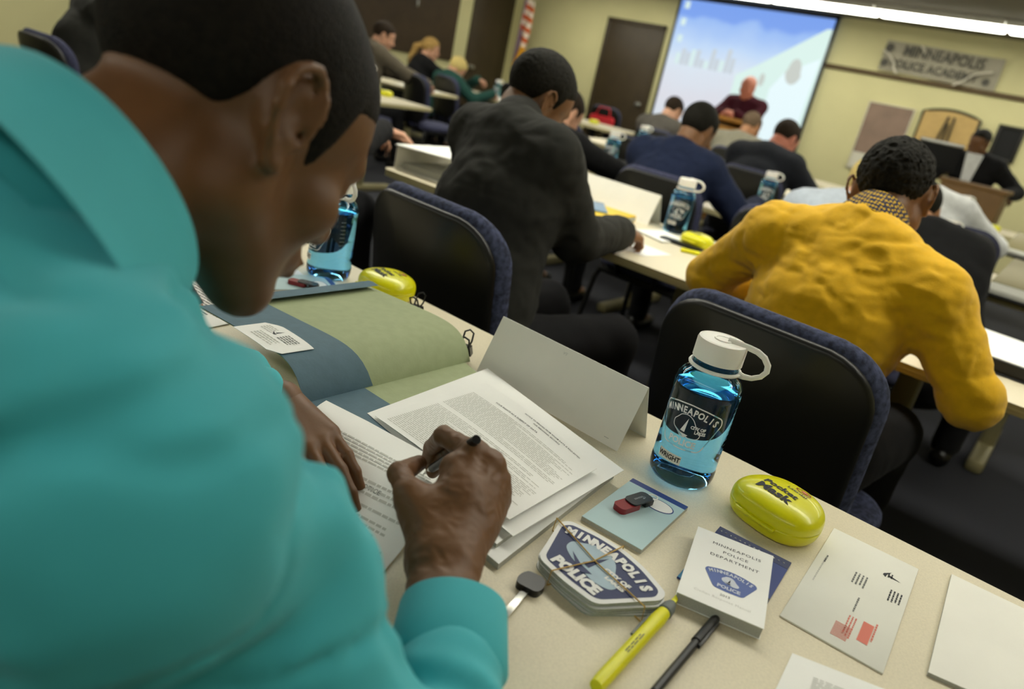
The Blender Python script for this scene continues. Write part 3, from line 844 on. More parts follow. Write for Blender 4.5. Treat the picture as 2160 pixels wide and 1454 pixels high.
# ---- yellow mask cases
def make_case():
    t = empty('mask_case')
    b = MB()
    n = 72; base = []
    for i in range(n):
        a = 2 * PI * i / n; c, s_ = math.cos(a), math.sin(a); e = 2.6
        x = .059 * math.copysign(abs(c) ** (2 / e), c); y = .052 * math.copysign(abs(s_) ** (2 / e), s_)
        x *= 1 - .16 * (y / .052) if y > 0 else 1.0
        base.append((x, y))
    H_ = .049; zm = .020
    zs = [0] + [zm * (1 - math.cos(i * PI / 16)) if 0 else zm * i / 7 for i in range(1, 7)] + [zm - .0008, zm, zm + .0008] + [zm + (H_ - zm) * math.sin(i * PI / 2 / 14) for i in range(1, 15)]
    rings = []
    for z in zs:
        if z <= zm: s_ = .80 + .20 * (1 - ((zm - z) / zm) ** 2.2) ** .5 if z > 0 else .80
        else: s_ = (1 - min(1, (z - zm) / (H_ - zm)) ** 3.0) ** (1 / 2.4)
        if abs(z - zm) < .0004: s_ *= .985
        rings.append((s_, z))
    vs = []; fs = []
    for s_, z in rings: vs += [(p[0] * max(s_, .002), p[1] * max(s_, .002), z) for p in base]
    for i in range(len(rings) - 1):
        for j in range(n): fs.append([i * n + j, i * n + (j + 1) % n, (i + 1) * n + (j + 1) % n, (i + 1) * n + j])
    fs.append(list(range(n))[::-1]); fs.append([(len(rings) - 1) * n + j for j in range(n)])
    b.add(vs, fs, M['yellow'], True)
    b.box(-.030, .030, -.0562, -.048, .0165, .0215, M['yellow'], .002)
    b.build('shell', t, autosmooth=60)
    tx = MB()
    def top(dx, dy, rot=0):
        c, s_ = math.cos(rot), math.sin(rot)
        def f(q):
            x, y = q.x * c - q.y * s_ + dx, q.x * s_ + q.y * c + dy
            X = .059 * (1 - .16 * max(y, 0) / .052); rr = (abs(x / X) ** 2.6 + abs(y / .052) ** 2.6) ** (1 / 2.6)
            z = zm + (H_ - zm) * max(0, 1 - min(rr, 1) ** 2.4) ** (1 / 3.0)
            return Vector((x, y, z + .0006))
        return f
    put_text(tx, 'Pocket', .0145, M['ink'], top(-.004, -.004), .0005, 1.0, 1.2)
    put_text(tx, 'Mask', .0185, M['ink'], top(-.004, -.020), .0008, 1.0, 1.25)
    put_text(tx, 'Laerdal', .008, M['ink'], top(.010, .012), .0001, 1.0, 1.2)
    outline(tx, [(.010 * math.cos(a), .0055 * math.sin(a)) for a in np.linspace(0, 2 * PI, 24)[:-1]], .0016, M['usb_red'], top(.013, .023))
    tx.add([(.005 * math.cos(a), .0028 * math.sin(a), 0) for a in np.linspace(0, 2 * PI, 16)[:-1]], [list(range(15))], M['ink_red'], False, top(.014, .024))
    tx.build('printed_text', t)
    return t
ct = make_case(); tag(ct, cat='case')
for i, (x, y, a, l) in enumerate([
    (-.178, .905, -14, 'yellow pocket mask case right of the sharp blue bottle'),
    (-1.02, .975, -10, 'yellow mask case peeking out behind the open folder'),
    (-1.065, 2.47, -14, 'yellow mask case on the table edge left of the yellow sweater'),
    (-4.74, 4.20, 0, 'yellow mask case on the table end by the foreground man\'s forehead'),
    (-5.62, 7.25, 0, 'small yellow mask case among papers at the back left'),
    (-4.72, 7.25, 0, 'small yellow mask case on the table end near the front door'),
    (-.43, 3.70, -20, 'yellow mask case at the right shoulder of the yellow sweater'),
    (-.54, 5.45, 0, 'yellow mask case in the middle of three on the right side tables'),
    (-.66, 7.05, 0, 'yellow mask case farthest away on the right side tables')]):
    o = ct if i == 0 else copy_tree(ct)
    relabel(o, l, None, (x, y, TT), math.radians(a))

# ---- sheets of paper
def sheet(name, corners, m, label, cat='paper', bow=0.0, th=.0004, n=12, lines=None, titles=(), parent=None, zf=None, group=None):
    """corners: near-left, near-right, far-right, far-left (x, y, z)"""
    c = [Vector(p) for p in corners]; b = MB()
    org = sum(c, Vector()) / 4
    def S(u, v):
        p = (c[0] * (1 - u) + c[1] * u) * (1 - v) + (c[3] * (1 - u) + c[2] * u) * v
        p.z += bow * math.sin(PI * u) * (.6 + .4 * v)
        if zf: p.z = zf(p)
        return p - org
    vs = []; fs = []
    for k in (1, 0):
        for i in range(n + 1):
            for j in range(n + 1):
                p = S(i / n, j / n); vs.append((p.x, p.y, p.z + (th if k else 0)))
    q = (n + 1) ** 2
    for i in range(n):
        for j in range(n):
            a = i * (n + 1) + j; fs.append([a, a + n + 1, a + n + 2, a + 1]); fs.append([q + a, q + a + 1, q + a + n + 2, q + a + n + 1])
    for i in range(n):
        for a, a2 in ((i, i + 1), (n * (n + 1) + i + 1, n * (n + 1) + i), ((i + 1) * (n + 1), i * (n + 1)), (i * (n + 1) + n, (i + 1) * (n + 1) + n)): fs.append([a, a2, q + a2, q + a])
    b.add(vs, fs, m, True)
    W = (c[1] - c[0]).length; Hh = (c[3] - c[0]).length
    P = lambda p: S(min(max(p.x / W, 0), 1), min(max(p.y / Hh, 0), 1)) + Vector((0, 0, th + .00025))
    if lines:
        for L in lines: word_lines(b, L[0] * W, L[1] * W, L[2] * Hh, L[3] * Hh, L[4], L[5], P, seed=L[6] if len(L) > 6 else 1, h=L[7] if len(L) > 7 else .45)
    for (tx, sz, u, v, mm) in titles:
        put_text(b, tx, sz, mm, lambda p: P(Vector((p.x + u * W, p.y + v * Hh, 0))), .00005, 1.05)
    o = b.build(name, parent, org)
    if not parent: tag(o, label, cat, group)
    return o
def block(name, corners, z0, z1, m, ms, label, cat, group=None, mtop=None):
    """stack with vertical sides: quad corners (x, y)"""
    cx = sum(p[0] for p in corners) / len(corners); cy = sum(p[1] for p in corners) / len(corners)
    t = MB(); pts = [(p[0] - cx, p[1] - cy) for p in corners]
    t.prism(pts, 0, z1 - z0, ms, mtop=m)
    o = t.build(name, None, (cx, cy, z0)); return tag(o, label, cat, group)

# stack of papers under the page, in two offset bundles
block('paper_stack', [(-.665, .560), (-.333, .528), (-.362, .800), (-.700, .868)], TT, .7475, M['paper'], M['paper_grey'], 'thick stack of white papers lying under the open folder', 'papers')
block('paper_stack', [(-.66, .575), (-.352, .545), (-.372, .790), (-.70, .862)], .7476, .7525, M['paper'], M['paper_grey'], 'thinner white booklet on top of the paper stack under the folder', 'booklet')

# the open pocket folder
def folder():
    ox, oy, oz = -.69, .70, .755
    t = empty('pocket_folder', (ox, oy, oz), 0, 'open pocket folder, sage green inside with blue grey pockets', 'folder')
    y0, y1 = -.155, .165
    def zl(u):   # height of the left cover against the distance from the spine
        return .052 * (1 - math.exp(-u / .024)) * (1 - u / .9) + .002
    def cover(sgn, L, zf, m, name, ya, yb, dz=0.0, n=26, ycut=None):
        b = MB(); vs = []; fs = []
        for k in (0, 1):
            for i in range(n + 1):
                u = L * i / n
                b_ = ycut(u) if ycut else yb
                for j in range(5):
                    y = ya + (b_ - ya) * j / 4
                    vs.append((sgn * u, y, zf(u) + dz + (.0007 if k == 0 else 0)))
        q = (n + 1) * 5
        for i in range(n):
            for j in range(4):
                a = i * 5 + j; fs.append([a, a + 5, a + 6, a + 1]); fs.append([q + a, q + a + 1, q + a + 6, q + a + 5])
            for a, a2 in ((i * 5, i * 5 + 5), (i * 5 + 9, i * 5 + 4)): fs.append([a, a2, q + a2, q + a])
        for a0 in (0, n * 5):
            for j in range(4): fs.append([a0 + j, a0 + j + 1, q + a0 + j + 1, q + a0 + j])
        b.add(vs, fs, m, True); return b.build(name, t)
    cover(-1, .262, zl, M['green'], 'left_cover', y0, y1)
    cover(-1, .262, zl, M['teal_grey'], 'left_pocket', y0 - .001, -.055, .0018, ycut=lambda u: -.060 + .02 * math.exp(-u / .05))
    # folded strip at the far left end
    b = MB(); vs = []; 
    prof = [(.258, .001), (.266, .004), (.264, .0105), (.252, .0115), (.238, .0090)]
    for u, dz in prof:
        for y in (-.058, .05, y1): vs.append((-u, y, zl(min(u, .262)) + dz))
    b.add(vs, [[i * 3 + j, i * 3 + j + 1, i * 3 + j + 4, i * 3 + j + 3] for i in range(4) for j in (0, 1)], M['teal_grey'], True)
    b.build('folded_strip', t)
    zr = lambda u: .002 + .008 * math.exp(-u / .03) * 0 + .0
    cover(1, .300, zr, M['green'], 'right_cover', y0, y1, ycut=lambda u: y1 - .012 - .28 * u)
    cover(1, .305, zr, M['teal_grey'], 'right_pocket', y0 - .001, -.03, .0012, ycut=lambda u: -.055 if u < .20 else -.055 + (u - .2) * .35)
    return t, zl
fold, zl = folder()
# business card tucked into the left pocket
def zcard(p): return .755 + zl(min(max(-.69 - p.x, 0), .26)) + .0045
bc = MB(); cc = Vector((-.798, .566, 0)); rot = math.radians(-3)
cut = [(-.052, -.031), (.036, -.031), (.052, -.018), (.052, .031), (-.030, .031), (-.052, .018)]
def CARD(q):
    x = cc.x + q.x * math.cos(rot) - q.y * math.sin(rot); y = cc.y + q.x * math.sin(rot) + q.y * math.cos(rot)
    return Vector((x, y, zcard(Vector((x, y, 0))) + q.z)) - Vector((cc.x, cc.y, .79))
N = 12; vs = []; 
for i in range(N + 1):
    x = -.052 + .104 * i / N
    lo_ = -.031 + max(0, (x - .036)) * .8; hi_ = .031 - max(0, (-.030 - x)) * .6
    vs += [Vector((x, lo_, 0)), Vector((x, hi_, 0)), Vector((x, lo_, -.0006)), Vector((x, hi_, -.0006))]
bc.add(vs, [[4 * i, 4 * i + 4, 4 * i + 5, 4 * i + 1] for i in range(N)] + [[4 * i + 2, 4 * i + 3, 4 * i + 7, 4 * i + 6] for i in range(N)] + [[4 * i, 4 * i + 2, 4 * i + 6, 4 * i + 4] for i in range(N)] + [[4 * i + 1, 4 * i + 5, 4 * i + 7, 4 * i + 3] for i in range(N)], M['paper'], False, CARD)
up = lambda q: CARD(Vector((q.x, q.y, .0004)))
word_lines(bc, -.040, -.012, .002, .016, .0042, M['ink_soft'], up, seed=2, wl=(.003, .008))
word_lines(bc, .006, .036, -.002, .018, .0042, M['ink_mid'], up, seed=3, wl=(.003, .008))
word_lines(bc, -.026, .026, -.020, -.006, .0046, M['ink_soft'], up, seed=4, wl=(.003, .008))
sail(bc, M['ink'], lambda q: up(Vector((q.x * .03 - .006, q.y * .03 + .014, 0))))
tag(bc.build('business_card', None, (cc.x, cc.y, .79)), 'white business card with a small sailboat mark in the folder pocket', 'card')

# printed page on the right half of the folder
lines = [(.06, .96, .50, .80, .0036, M['ink_soft'], 5, .38), (.06, .96, .03, .46, .0036, M['ink_soft'], 6, .38)]
sheet('printed_page', [(-.615, .600, .7625), (-.362, .574, .7655), (-.368, .757, .7655), (-.612, .815, .7645)], M['paper'],
      'white page of close print lying on the right half of the folder', 'page', .006, lines=lines,
      titles=[('YOUR RIGHTS AS A SUBJECT OF DATA', .0052, .42, .855, M['ink']), ('NOTICE TO PERSONS FROM WHOM DATA IS REQUESTED', .0044, .66, .95, M['ink']), ('FOR PERSONNEL RECORDS', .0044, .64, .915, M['ink'])])
sheet('white_sheet', [(-.63, .60, .7592), (-.345, .562, .7592), (-.350, .798, .7592), (-.655, .868, .7592)], M['paper'], 'plain white sheet under the printed page, its far edge by the tent card', 'sheet', .0)
# the form being written on
def zform(p):
    t_ = min(max((p.y - .45) / .10, 0), 1); t_ = t_ * t_ * (3 - 2 * t_); return .7422 + .0230 * t_ + (.004 if p.x < -.6 else .004 * max(0, 1 - (p.x + .6) / .1)) * t_
fl = [(.08, .94, .78, .86, .0052, M['ink_soft'], 8), (.08, .94, .62, .72, .0075, M['ink_soft'], 9), (.08, .94, .40, .58, .0075, M['ink_soft'], 10), (.08, .94, .06, .36, .0085, M['ink_soft'], 12)]
sheet('form_sheet', [(-.560, .270, .76), (-.350, .305, .76), (-.460, .598, .76), (-.668, .562, .76)], M['paper'], 'white form the man in turquoise is writing on', 'form', 0, n=24, lines=fl, zf=zform,
      titles=[('DATA NOTICE', .0085, .58, .70, M['ink_mid'])])
# sheet of the neighbour on the left, with a pen
sheet('form_sheet', [(-1.18, .40, .742), (-.97, .42, .742), (-1.0, .70, .742), (-1.21, .68, .742)], M['paper'], 'white form of the left neighbour, seen between collar and chin', 'form', lines=[(.1, .9, .1, .9, .008, M['ink_mid'], 4)])
sheet('white_sheet', [(-1.30, .62, .741), (-1.10, .60, .741), (-1.05, .86, .741), (-1.25, .90, .741)], M['paper'], 'white sheet on the table under the left neighbour\'s notepad', 'sheet')

# ---- tent card
def tent(x0, x1, yb, yt, ye, h, label, z=TT, m=M['card'], rz=0):
    t = empty('tent_card', ((x0 + x1) / 2, (yb + ye) / 2, z), rz, label, 'card')
    w = (x1 - x0) / 2; cy = (yb + ye) / 2; th = .0005
    f = MB(); f.add([(-w, yb - cy, 0), (w, yb - cy, 0), (w, yt - cy, h), (-w, yt - cy, h), (-w, yb - cy + th, 0), (w, yb - cy + th, 0), (w, yt - cy + th, h), (-w, yt - cy + th, h)],
                    [[0, 1, 2, 3], [5, 4, 7, 6], [0, 4, 5, 1], [0, 3, 7, 4], [1, 5, 6, 2], [3, 2, 6, 7]], m)
    for u, v, l, a in ((.90, .10, .008, .1),):
        p = lambda s_: Vector((-w + 2 * w * u + s_, yb - cy + (yt - yb) * v - .0004, h * v)) 
        f.add([p(0), p(l), p(l) + Vector((0, 0, .0005)), p(0) + Vector((0, 0, .0005))], [[0, 1, 2, 3]], M['ink_mid'])
    def FP(q): 
        v = (q.y + .097) / .1; return Vector((q.x, yb - cy + (yt - yb) * v - .0004, h * v))
    put_text(f, 'A\u2206', .006, M['ink_soft'], lambda q: FP(Vector((q.x - .005, -q.y - .006, 0))))
    f.build('front_panel', t)
    g = MB(); g.add([(-w, ye - cy, 0), (w, ye - cy, 0), (w, yt - cy + th, h), (-w, yt - cy + th, h), (-w, ye - cy + th, 0), (w, ye - cy + th, 0), (w, yt - cy + 2 * th, h), (-w, yt - cy + 2 * th, h)],
                    [[0, 1, 2, 3], [5, 4, 7, 6], [0, 4, 5, 1], [0, 3, 7, 4], [1, 5, 6, 2], [3, 2, 6, 7]], m)
    g.build('back_panel', t)
    return t
tent(-.681, -.398, .872, .912, .952, .093, 'blank white folded tent card standing beyond the papers, before the blue bottle', rz=math.radians(-1.5))
tent(-1.70, -1.32, 2.56, 2.61, 2.66, .115, 'blank white tent card on the table behind the yellow binder')
# binder clip attached at the folder's far corner
def clip(x, y, z, rz, label):
    t = empty('binder_clip', (x, y, z), rz, label, 'clip')
    b = MB(); b.prism([(-.014, 0), (.014, 0), (.010, .014), (-.010, .014)], -.009, .009, M['black'], xf=Matrix.Rotation(PI / 2, 4, 'X')); b.build('spring_body', t)
    for s in (-1, 1):
        p = [(-.006, s * .004, .013), (-.008, s * .010, .020), (-.0075, s * .018, .032), (0, s * .020, .036), (.0075, s * .018, .032), (.008, s * .010, .020), (.006, s * .004, .013)]
        MB().tube(p, .0016, M['black_metal'], 8).build('wire_handle', t)
clip(-.727, .890, TT + .012, math.radians(30), 'black binder clip gripping papers at the far corner of the folder')
clip(-.905, .945, TT + .01, math.radians(20), 'black binder clip of which only the top shows behind the folder')

# ---- notepads with memory sticks
def usb(x, y, z, rz, label, tilt=0):
    t = empty('memory_stick', (x, y, z), rz, label, 'memory stick')
    MB().prism(rounded_rect(.019, .036, .006), 0, .0075, M['usb_red'], xf=Matrix.Translation((0, -.012, 0))).build('red_body', t)
    b = MB(); b.prism(rounded_rect(.020, .038, .007), .0078, .0095, M['usb_grey'], xf=Matrix.Translation((0, .008, 0)))
    b.box(-.0095, .0095, .012, .027, .0, .0078, M['usb_grey'], .001)
    outline(b, [(-.0015, -.008), (-.0015, .007), (.002, .010), (.0035, .006), (.0035, .004), (.0025, .004), (.002, .0075), (0, .006), (0, -.008)], .0004, M['steel'], lambda q: Vector((q.x, q.y + .008, .0098)))
    b.build('swivel_cover', t)
    MB().tube([(.006 * math.cos(a) , .034 + .009 * math.sin(a), .004) for a in np.linspace(0, 2 * PI, 20)[:-1]], .0008, M['white'], 6, closed=True).build('cord_loop', t)
def notepad(cx, cy, rz, w, h, th, label, z=TT):
    t = empty('notepad', (cx, cy, z), rz, label, 'notepad')
    MB().box(-w / 2, w / 2, -h / 2, h / 2, 0, th - .0008, M['paper_grey']).build('pages', t)
    c = MB(); c.box(-w / 2, w / 2, -h / 2, h / 2 - .011, th - .0008, th, M['pad_blue']).box(-w / 2, w / 2, h / 2 - .011, h / 2, th - .0008, th + .0001, M['pad_navy'])
    e = [(.021 * math.cos(a) + .012, .014 * math.sin(a) + h / 2 - .032, th + .0002) for a in np.linspace(0, 2 * PI, 30)[:-1]]
    e2 = [(.0195 * math.cos(a) + .012, .0125 * math.sin(a) + h / 2 - .032, th + .0004) for a in np.linspace(0, 2 * PI, 30)[:-1]]
    c.add(e, [list(range(29))], M['pad_navy']).add(e2, [list(range(29))], M['white'])
    c.build('cover', t); return t
notepad(-.297, .750, math.radians(4), .080, .135, .006, 'pale blue notepad with a navy top strip under the red memory stick')
usb(-.306, .755, TT + .0062, math.radians(-12), 'red and black memory stick lying on the pale blue notepad')
notepad(-1.12, .842, math.radians(-20), .085, .135, .006, 'pale blue notepad at the left bottle, behind the foreground man\'s chin')
usb(-1.098, .835, TT + .0062, math.radians(-60), 'red and black memory stick behind the folder, left')

# ---- stack of patches held by rubber bands
def patch(z, rz, label, first=None, top=False, group=None, dx=0, dy=0):
    if first is not None and not top:
        o = copy_tree(first)
        return relabel(o, label, group, (-.264 + dx, .604 + dy, z), rz)
    t = empty('shoulder_patch', (-.264 + dx, .604 + dy, z), rz, label, 'patch', group)
    sc = .0735
    b = MB(); b.prism([(p[0] * sc, p[1] * sc) for p in SHIELD], 0, .0022, M['patch_edge'], mtop=M['patch_white'])
    b.build('border', t)
    if top:
        F = MB(); F.add([(p[0] * sc * .91, p[1] * sc * .87, .0023) for p in SHIELD], [list(range(len(SHIELD)))], M['navy'])
        S = lambda q: Vector((q.x * sc, q.y * sc, .0027))
        F.add([(q[0] * 1.25 - .05, q[1] * 1.05, 0) for q in LAKE], [list(range(len(LAKE)))], M['patch_blue'], False, S)
        S = lambda q: Vector((q.x * sc, q.y * sc, .0030))
        arc_text(F, 'MINNEAPOLIS', .235, M['patch_white'], 1.75, 0, -1.37, S, .016, .85, .146)
        put_text(F, 'POLICE', .26, M['patch_white'], lambda q: S(Vector((q.x, q.y - .46, 0))), .018, 1.02, .95)
        put_text(F, 'CITY OF', .12, M['patch_white'], lambda q: S(Vector((q.x + .36, q.y + .02, 0))), .008)
        put_text(F, 'LAKES', .12, M['patch_white'], lambda q: S(Vector((q.x + .42, q.y - .10, 0))), .008)
        sail(F, M['navy'], S)
        F.build('embroidered_face', t)
    return t
low = patch(TT + .0, math.radians(-12), 'shoulder patch in the lower part of the banded stack, only its edge showing', group='patches under the top one')
rr = random.Random(5)
for i in range(1, 6): patch(TT + .0024 * i, math.radians(-9 + rr.uniform(-2.5, 2.5)), low['label'], low, group='patches under the top one', dx=rr.uniform(-.002, .002), dy=rr.uniform(-.002, .002))
patch(TT + .0146, math.radians(-7), 'navy and white MINNEAPOLIS POLICE shoulder patch on top of the banded stack', None, True)
tp = TT + .0146 + .0042
for pts, lab in (([(-.338, .632), (-.264, .604), (-.196, .588)], 'rubber band running lengthwise around the patch stack'), ([(-.262, .655), (-.268, .604), (-.286, .553)], 'rubber band running crosswise around the patch stack')):
    a, b_, c = [Vector((p[0], p[1], tp)) for p in pts]
    loop = [a, b_, c, Vector((c.x, c.y, TT + .001)) + (c - b_) * .02, Vector((b_.x, b_.y, TT + .0004)), Vector((a.x, a.y, TT + .001)) + (a - b_) * .02]
    o = MB().tube([p - b_ for p in loop], .0008, M['band'], 6, closed=True).build('rubber_band', None, b_); tag(o, lab, 'rubber band')

# ---- key
t = empty('key', (-.293, .524, TT), math.radians(12), 'key with a black plastic head below the patch stack', 'key')
MB().prism(round_poly([(-.012, 0), (.012, 0), (.0145, .012), (.010, .025), (-.010, .025), (-.0145, .012)], .006), .0, .008, M['black']).build('head', t)
MB().box(-.004, .004, -.045, .002, .002, .0045, M['steel'], .0008).build('blade', t)

# ---- handbook and the booklet under it
t = empty('booklet', (-.166, .757, TT), math.radians(5), 'blue booklet with a photo cover sticking out under the white handbook', 'booklet')
b = MB(); b.box(-.045, .045, -.07, .07, 0, .0025, M['shield_blue'] if 'shield_blue' in M else M['pad_navy'])
b.box(-.045, .045, -.035, -.022, .0025, .0027, M['frame_black']).box(-.045, .045, -.05, -.035, .0025, .0027, M['orange']).box(-.045, .045, -.07, -.05, .0025, .0027, M['cyan']).box(-.045, .045, .052, .070, .0025, .0027, M['navy'])
for i in range(14):
    x = -.04 + i * .006; b.add([(x + .0015 * math.cos(a), .061 + .0015 * math.sin(a), .0029) for a in np.linspace(PI / 2, PI / 2 + 4 * PI, 6)[:-1]], [[0, 1, 2, 3, 4]], M['white'])
put_text(b, 'Police', .014, M['white'], lambda q: Vector((q.x - .012, q.y + .038, .0029)))
b.build('cover', t)
t = empty('handbook', (-.165, .720, TT + .003), math.radians(17), 'small white MINNEAPOLIS POLICE DEPARTMENT handbook with a blue shield', 'handbook')
MB().box(-.0435, .0435, -.069, .069, 0, .0125, M['paper_grey']).build('pages', t)
b = MB(); b.box(-.0445, .0445, -.070, .070, .0125, .0132, M['paper']).box(-.0445, .0445, -.070, .070, -.0006, 0, M['paper'])
zt = .0134
T_ = lambda x, y: (lambda q: Vector((q.x + x, q.y + y, zt)))
put_text(b, 'MINNEAPOLIS', .0072, M['ink'], T_(.004, .048), 0, 1.15, 1.1)
put_text(b, 'POLICE', .0072, M['ink'], T_(.004, .036), 0, 1.15, 1.1)
put_text(b, 'DEPARTMENT', .0072, M['ink'], T_(.004, .024), 0, 1.15, 1.1)
sc = .029
b.add([(p[0] * sc + .004, p[1] * sc - .016, zt) for p in SHIELD], [list(range(len(SHIELD)))], M['blue_print'])
S = lambda q: Vector((q.x * sc + .004, q.y * sc - .016, zt + .0002))
arc_text(b, 'MINNEAPOLIS', .26, M['pale_print'], 1.75, 0, -1.30, S, .01, .85, .155)
put_text(b, 'POLICE', .26, M['pale_print'], lambda q: S(Vector((q.x, q.y - .46, 0))), .01)
b.add([(q[0] * .8, q[1] * .8, 0) for q in LAKE], [list(range(len(LAKE)))], M['pale_print'], False, S)
sail(b, M['blue_print'], lambda q: S(Vector((q.x, q.y, .01))), .6)
put_text(b, '2013', .0055, M['ink_mid'], T_(.002, -.044))
put_text(b, 'Civilian Response Manual', .0052, M['ink_soft'], T_(.0, -.052), 0, 1.1)
b.build('cover', t)

# ---- envelope
t = empty('envelope', (-.0570, .8480, TT), math.radians(3.5), 'white addressed envelope with a red postage imprint and a small sailboat logo', 'envelope')
b = MB(); b.box(-.0525, .0525, -.122, .122, 0, .0022, M['envelope'], .0008)
zt = .0025; Rz = Matrix.Rotation(-PI / 2, 4, 'Z')
def E_(x, y, rot=-PI / 2):
    c, s_ = math.cos(rot), math.sin(rot)
    return lambda q: Vector((q.x * c - q.y * s_ + x, q.x * s_ + q.y * c + y, zt))
def wl(x, y, w, h, p, m_, seed): word_lines(b, 0, w, 0, h, p, m_, E_(x, y), seed=seed, wl=(.002, .006), gap=.001)
wl(-.008, .04, .030, .013, .0042, M['ink_mid'], 3)
wl(.030, .040, .028, .014, .0038, M['ink'], 5)
wl(.022, .075, .012, .006, .0035, M['ink'], 6)
wl(.004, -.012, .035, .002, .004, M['ink_mid'], 7)
wl(-.047, .035, .062, .0035, .0036, M['ink_soft'], 8); wl(-.045, .045, .02, .002, .004, M['ink_mid'], 9)
sail(b, M['ink'], (lambda f: (lambda q: f(Vector((q.x * .035, q.y * .035, 0)))))(E_(.031, .066)))
b.add([(x, y, 0) for x, y in ((-.020, -.0), (.02, 0), (.02, .011), (-.02, .011))], [[0, 1, 2, 3]], M['ink_red'], False, E_(.020, -.072))
for i in range(11): b.add([(-.014 + i * .0026, -.020, 0), (-.0128 + i * .0026, -.020, 0), (-.0128 + i * .0026, -.004, 0), (-.014 + i * .0026, -.004, 0)], [[0, 1, 2, 3]], M['ink_red'], False, E_(.028 - .012, -.092))
wl(.030, -.045, .040, .002, .004, M['ink_red'], 11)
wl(.0035, -.055, .045, .0085, .0033, M['ink_red'], 13)
b.build('paper_body', t)
# ---- pen, highlighter, cards at the right
t = empty('pen', (-.143, .600, TT + .005), math.radians(2), 'black capped ballpoint pen lying right of the highlighter', 'pen')
MB().tube([(0, -.085, 0), (0, .012, 0)], .0042, M['black'], 14).build('barrel', t)
MB().tube([(0, .004, 0), (0, .05, 0), (0, .054, 0)], .0053, M['black'], 14, radii=[.0054, .0048, .0036]).build('cap', t)
MB().box(.0035, .0065, -.002, .046, -.001, .0035, M['black'], .001).build('clip', t)
t = empty('highlighter', (-.181, .560, TT + .0075), math.radians(3), 'yellow highlighter pen lying below the patch stack', 'highlighter')
b = MB(); b.lathe([(.0, -.085), (.0062, -.084), (.0072, -.075), (.0072, .02), (.0078, .035), (.0068, .052), (.0058, .058), (0, .058)], M['hl_yellow'], 24, Matrix.Rotation(-PI / 2, 4, 'X')); b.build('barrel', t)
MB().lathe([(.0066, .050), (.0080, .052), (.0072, .062), (.0048, .070), (.0030, .072), (0, .072)], M['hl_grey'], 24, Matrix.Rotation(-PI / 2, 4, 'X')).build('collar', t)
MB().prism([(-.0025, .071), (.0025, .071), (.0025, .078), (-.0025, .084)], -.002, .003, M['hl_yellow']).build('nib', t)
MB().tube([(-.0072, .045, 0), (-.0086, .02, .001), (-.0076, -.005, .002)], .0016, M['hl_grey'], 8).build('grip_edge', t)
b = MB(); word_lines(b, -.035, 0, -.0018, .0018, .0022, M['ink'], lambda q: Vector((q.y, q.x, .0075)), seed=4); b.build('printed_text', t)
block('blank_card', [(.036, .770), (.152, .800), (.124, 1.005), (.021, .998)], TT, TT + .0045, M['card'], M['paper_grey'], 'blank cream card lying at the right edge of the foreground table', 'card')
sheet('note_sheet', [(-.062, .575, .7412), (.05, .62, .7412), (.018, .712, .7412), (-.072, .678, .7412)], M['paper'], 'corner of a white printed slip at the bottom edge, right of the pen', 'slip', lines=[(.25, .8, .25, .75, .003, M['ink_soft'], 4)])

# ---- second table
t = empty('binder', (-1.49, 2.35, TT), math.radians(5), 'bright yellow binder under the black suited man\'s hand', 'binder')
MB().box(-.15, .15, -.165, .165, 0, .028, M['book_yellow'], .006).build('cover', t)
MB().box(.10, .152, -.15, .15, .006, .022, M['paper_grey']).build('pages', t)
t = empty('booklet', (-1.55, 2.36, TT + .029), math.radians(38), 'pale blue booklet lying on the yellow binder', 'booklet')
MB().box(-.13, .13, -.10, .10, 0, .006, M['book_blue'], .002).build('cover', t)
block('white_sheet', [(-1.27, 2.38), (-1.13, 2.33), (-1.10, 2.48), (-1.24, 2.54)], TT, TT + .006, M['paper'], M['paper_grey'], 'small pile of pale leaflets beside the second table\'s blue bottle', 'leaflets')
sheet('white_sheet', [(-1.26, 2.02, .741), (-1.04, 2.05, .741), (-1.02, 2.20, .741), (-1.24, 2.22, .741)], M['paper'], 'white sheet at the near edge of the table before the black suited man', 'sheet')
t = empty('highlighter', (-.99, 2.33, TT + .0075), math.radians(-62), 'yellow highlighter lying in front of the yellow case by the sweater man\'s elbow', 'highlighter')
MB().lathe([(.0, -.06), (.0072, -.058), (.0072, .05), (.004, .062), (0, .064)], M['hl_yellow'], 20, Matrix.Rotation(-PI / 2, 4, 'X')).build('barrel', t)
MB().box(-.08, .08, -.02, .02, 0, .012, M['black'], .004, xf=Matrix.Translation((-1.09, 2.40, TT))).build('phone_body', tag(empty('dark_pouch', (0, 0, 0)), 'small dark pouch lying before the yellow case on the second table', 'pouch'))
sheet('white_sheet', [(-2.05, 2.02, .742), (-1.72, 2.02, .742), (-1.72, 2.24, .742), (-2.05, 2.24, .742)], M['paper'], 'grey white sheet at the left end of the second table', 'sheet')
t = empty('ring_binder', (-2.0, 2.17, TT), math.radians(2), 'cream ring binder standing half open at the left end of the second table', 'binder')
MB().box(-.15, .16, -.17, .17, 0, .006, M['card'], .002).build('back_cover', t)
MB().box(-.156, -.15, -.17, .17, 0, .095, M['card'], .002).build('spine', t)
MB().box(-.156, .16, -.18, .17, 0, .005, M['paper'], .002, xf=Matrix.Translation((0, 0, .095)) @ Matrix.Rotation(-.04, 4, 'Y')).build('front_cover', t)
MB().box(-.13, .15, -.15, .15, .006, .03, M['paper_grey']).build('pages', t)
tent(-2.14, -1.98, 2.60, 2.57, 2.54, .09, 'small white stand at the left end of the second table', m=M['banner'])
sheet('white_sheet', [(-.26, 2.16, .742), (.1, 2.16, .742), (.1, 2.5, .742), (-.2, 2.54, .742)], M['black_matte'], 'black folder at the right end of the second table', 'folder')
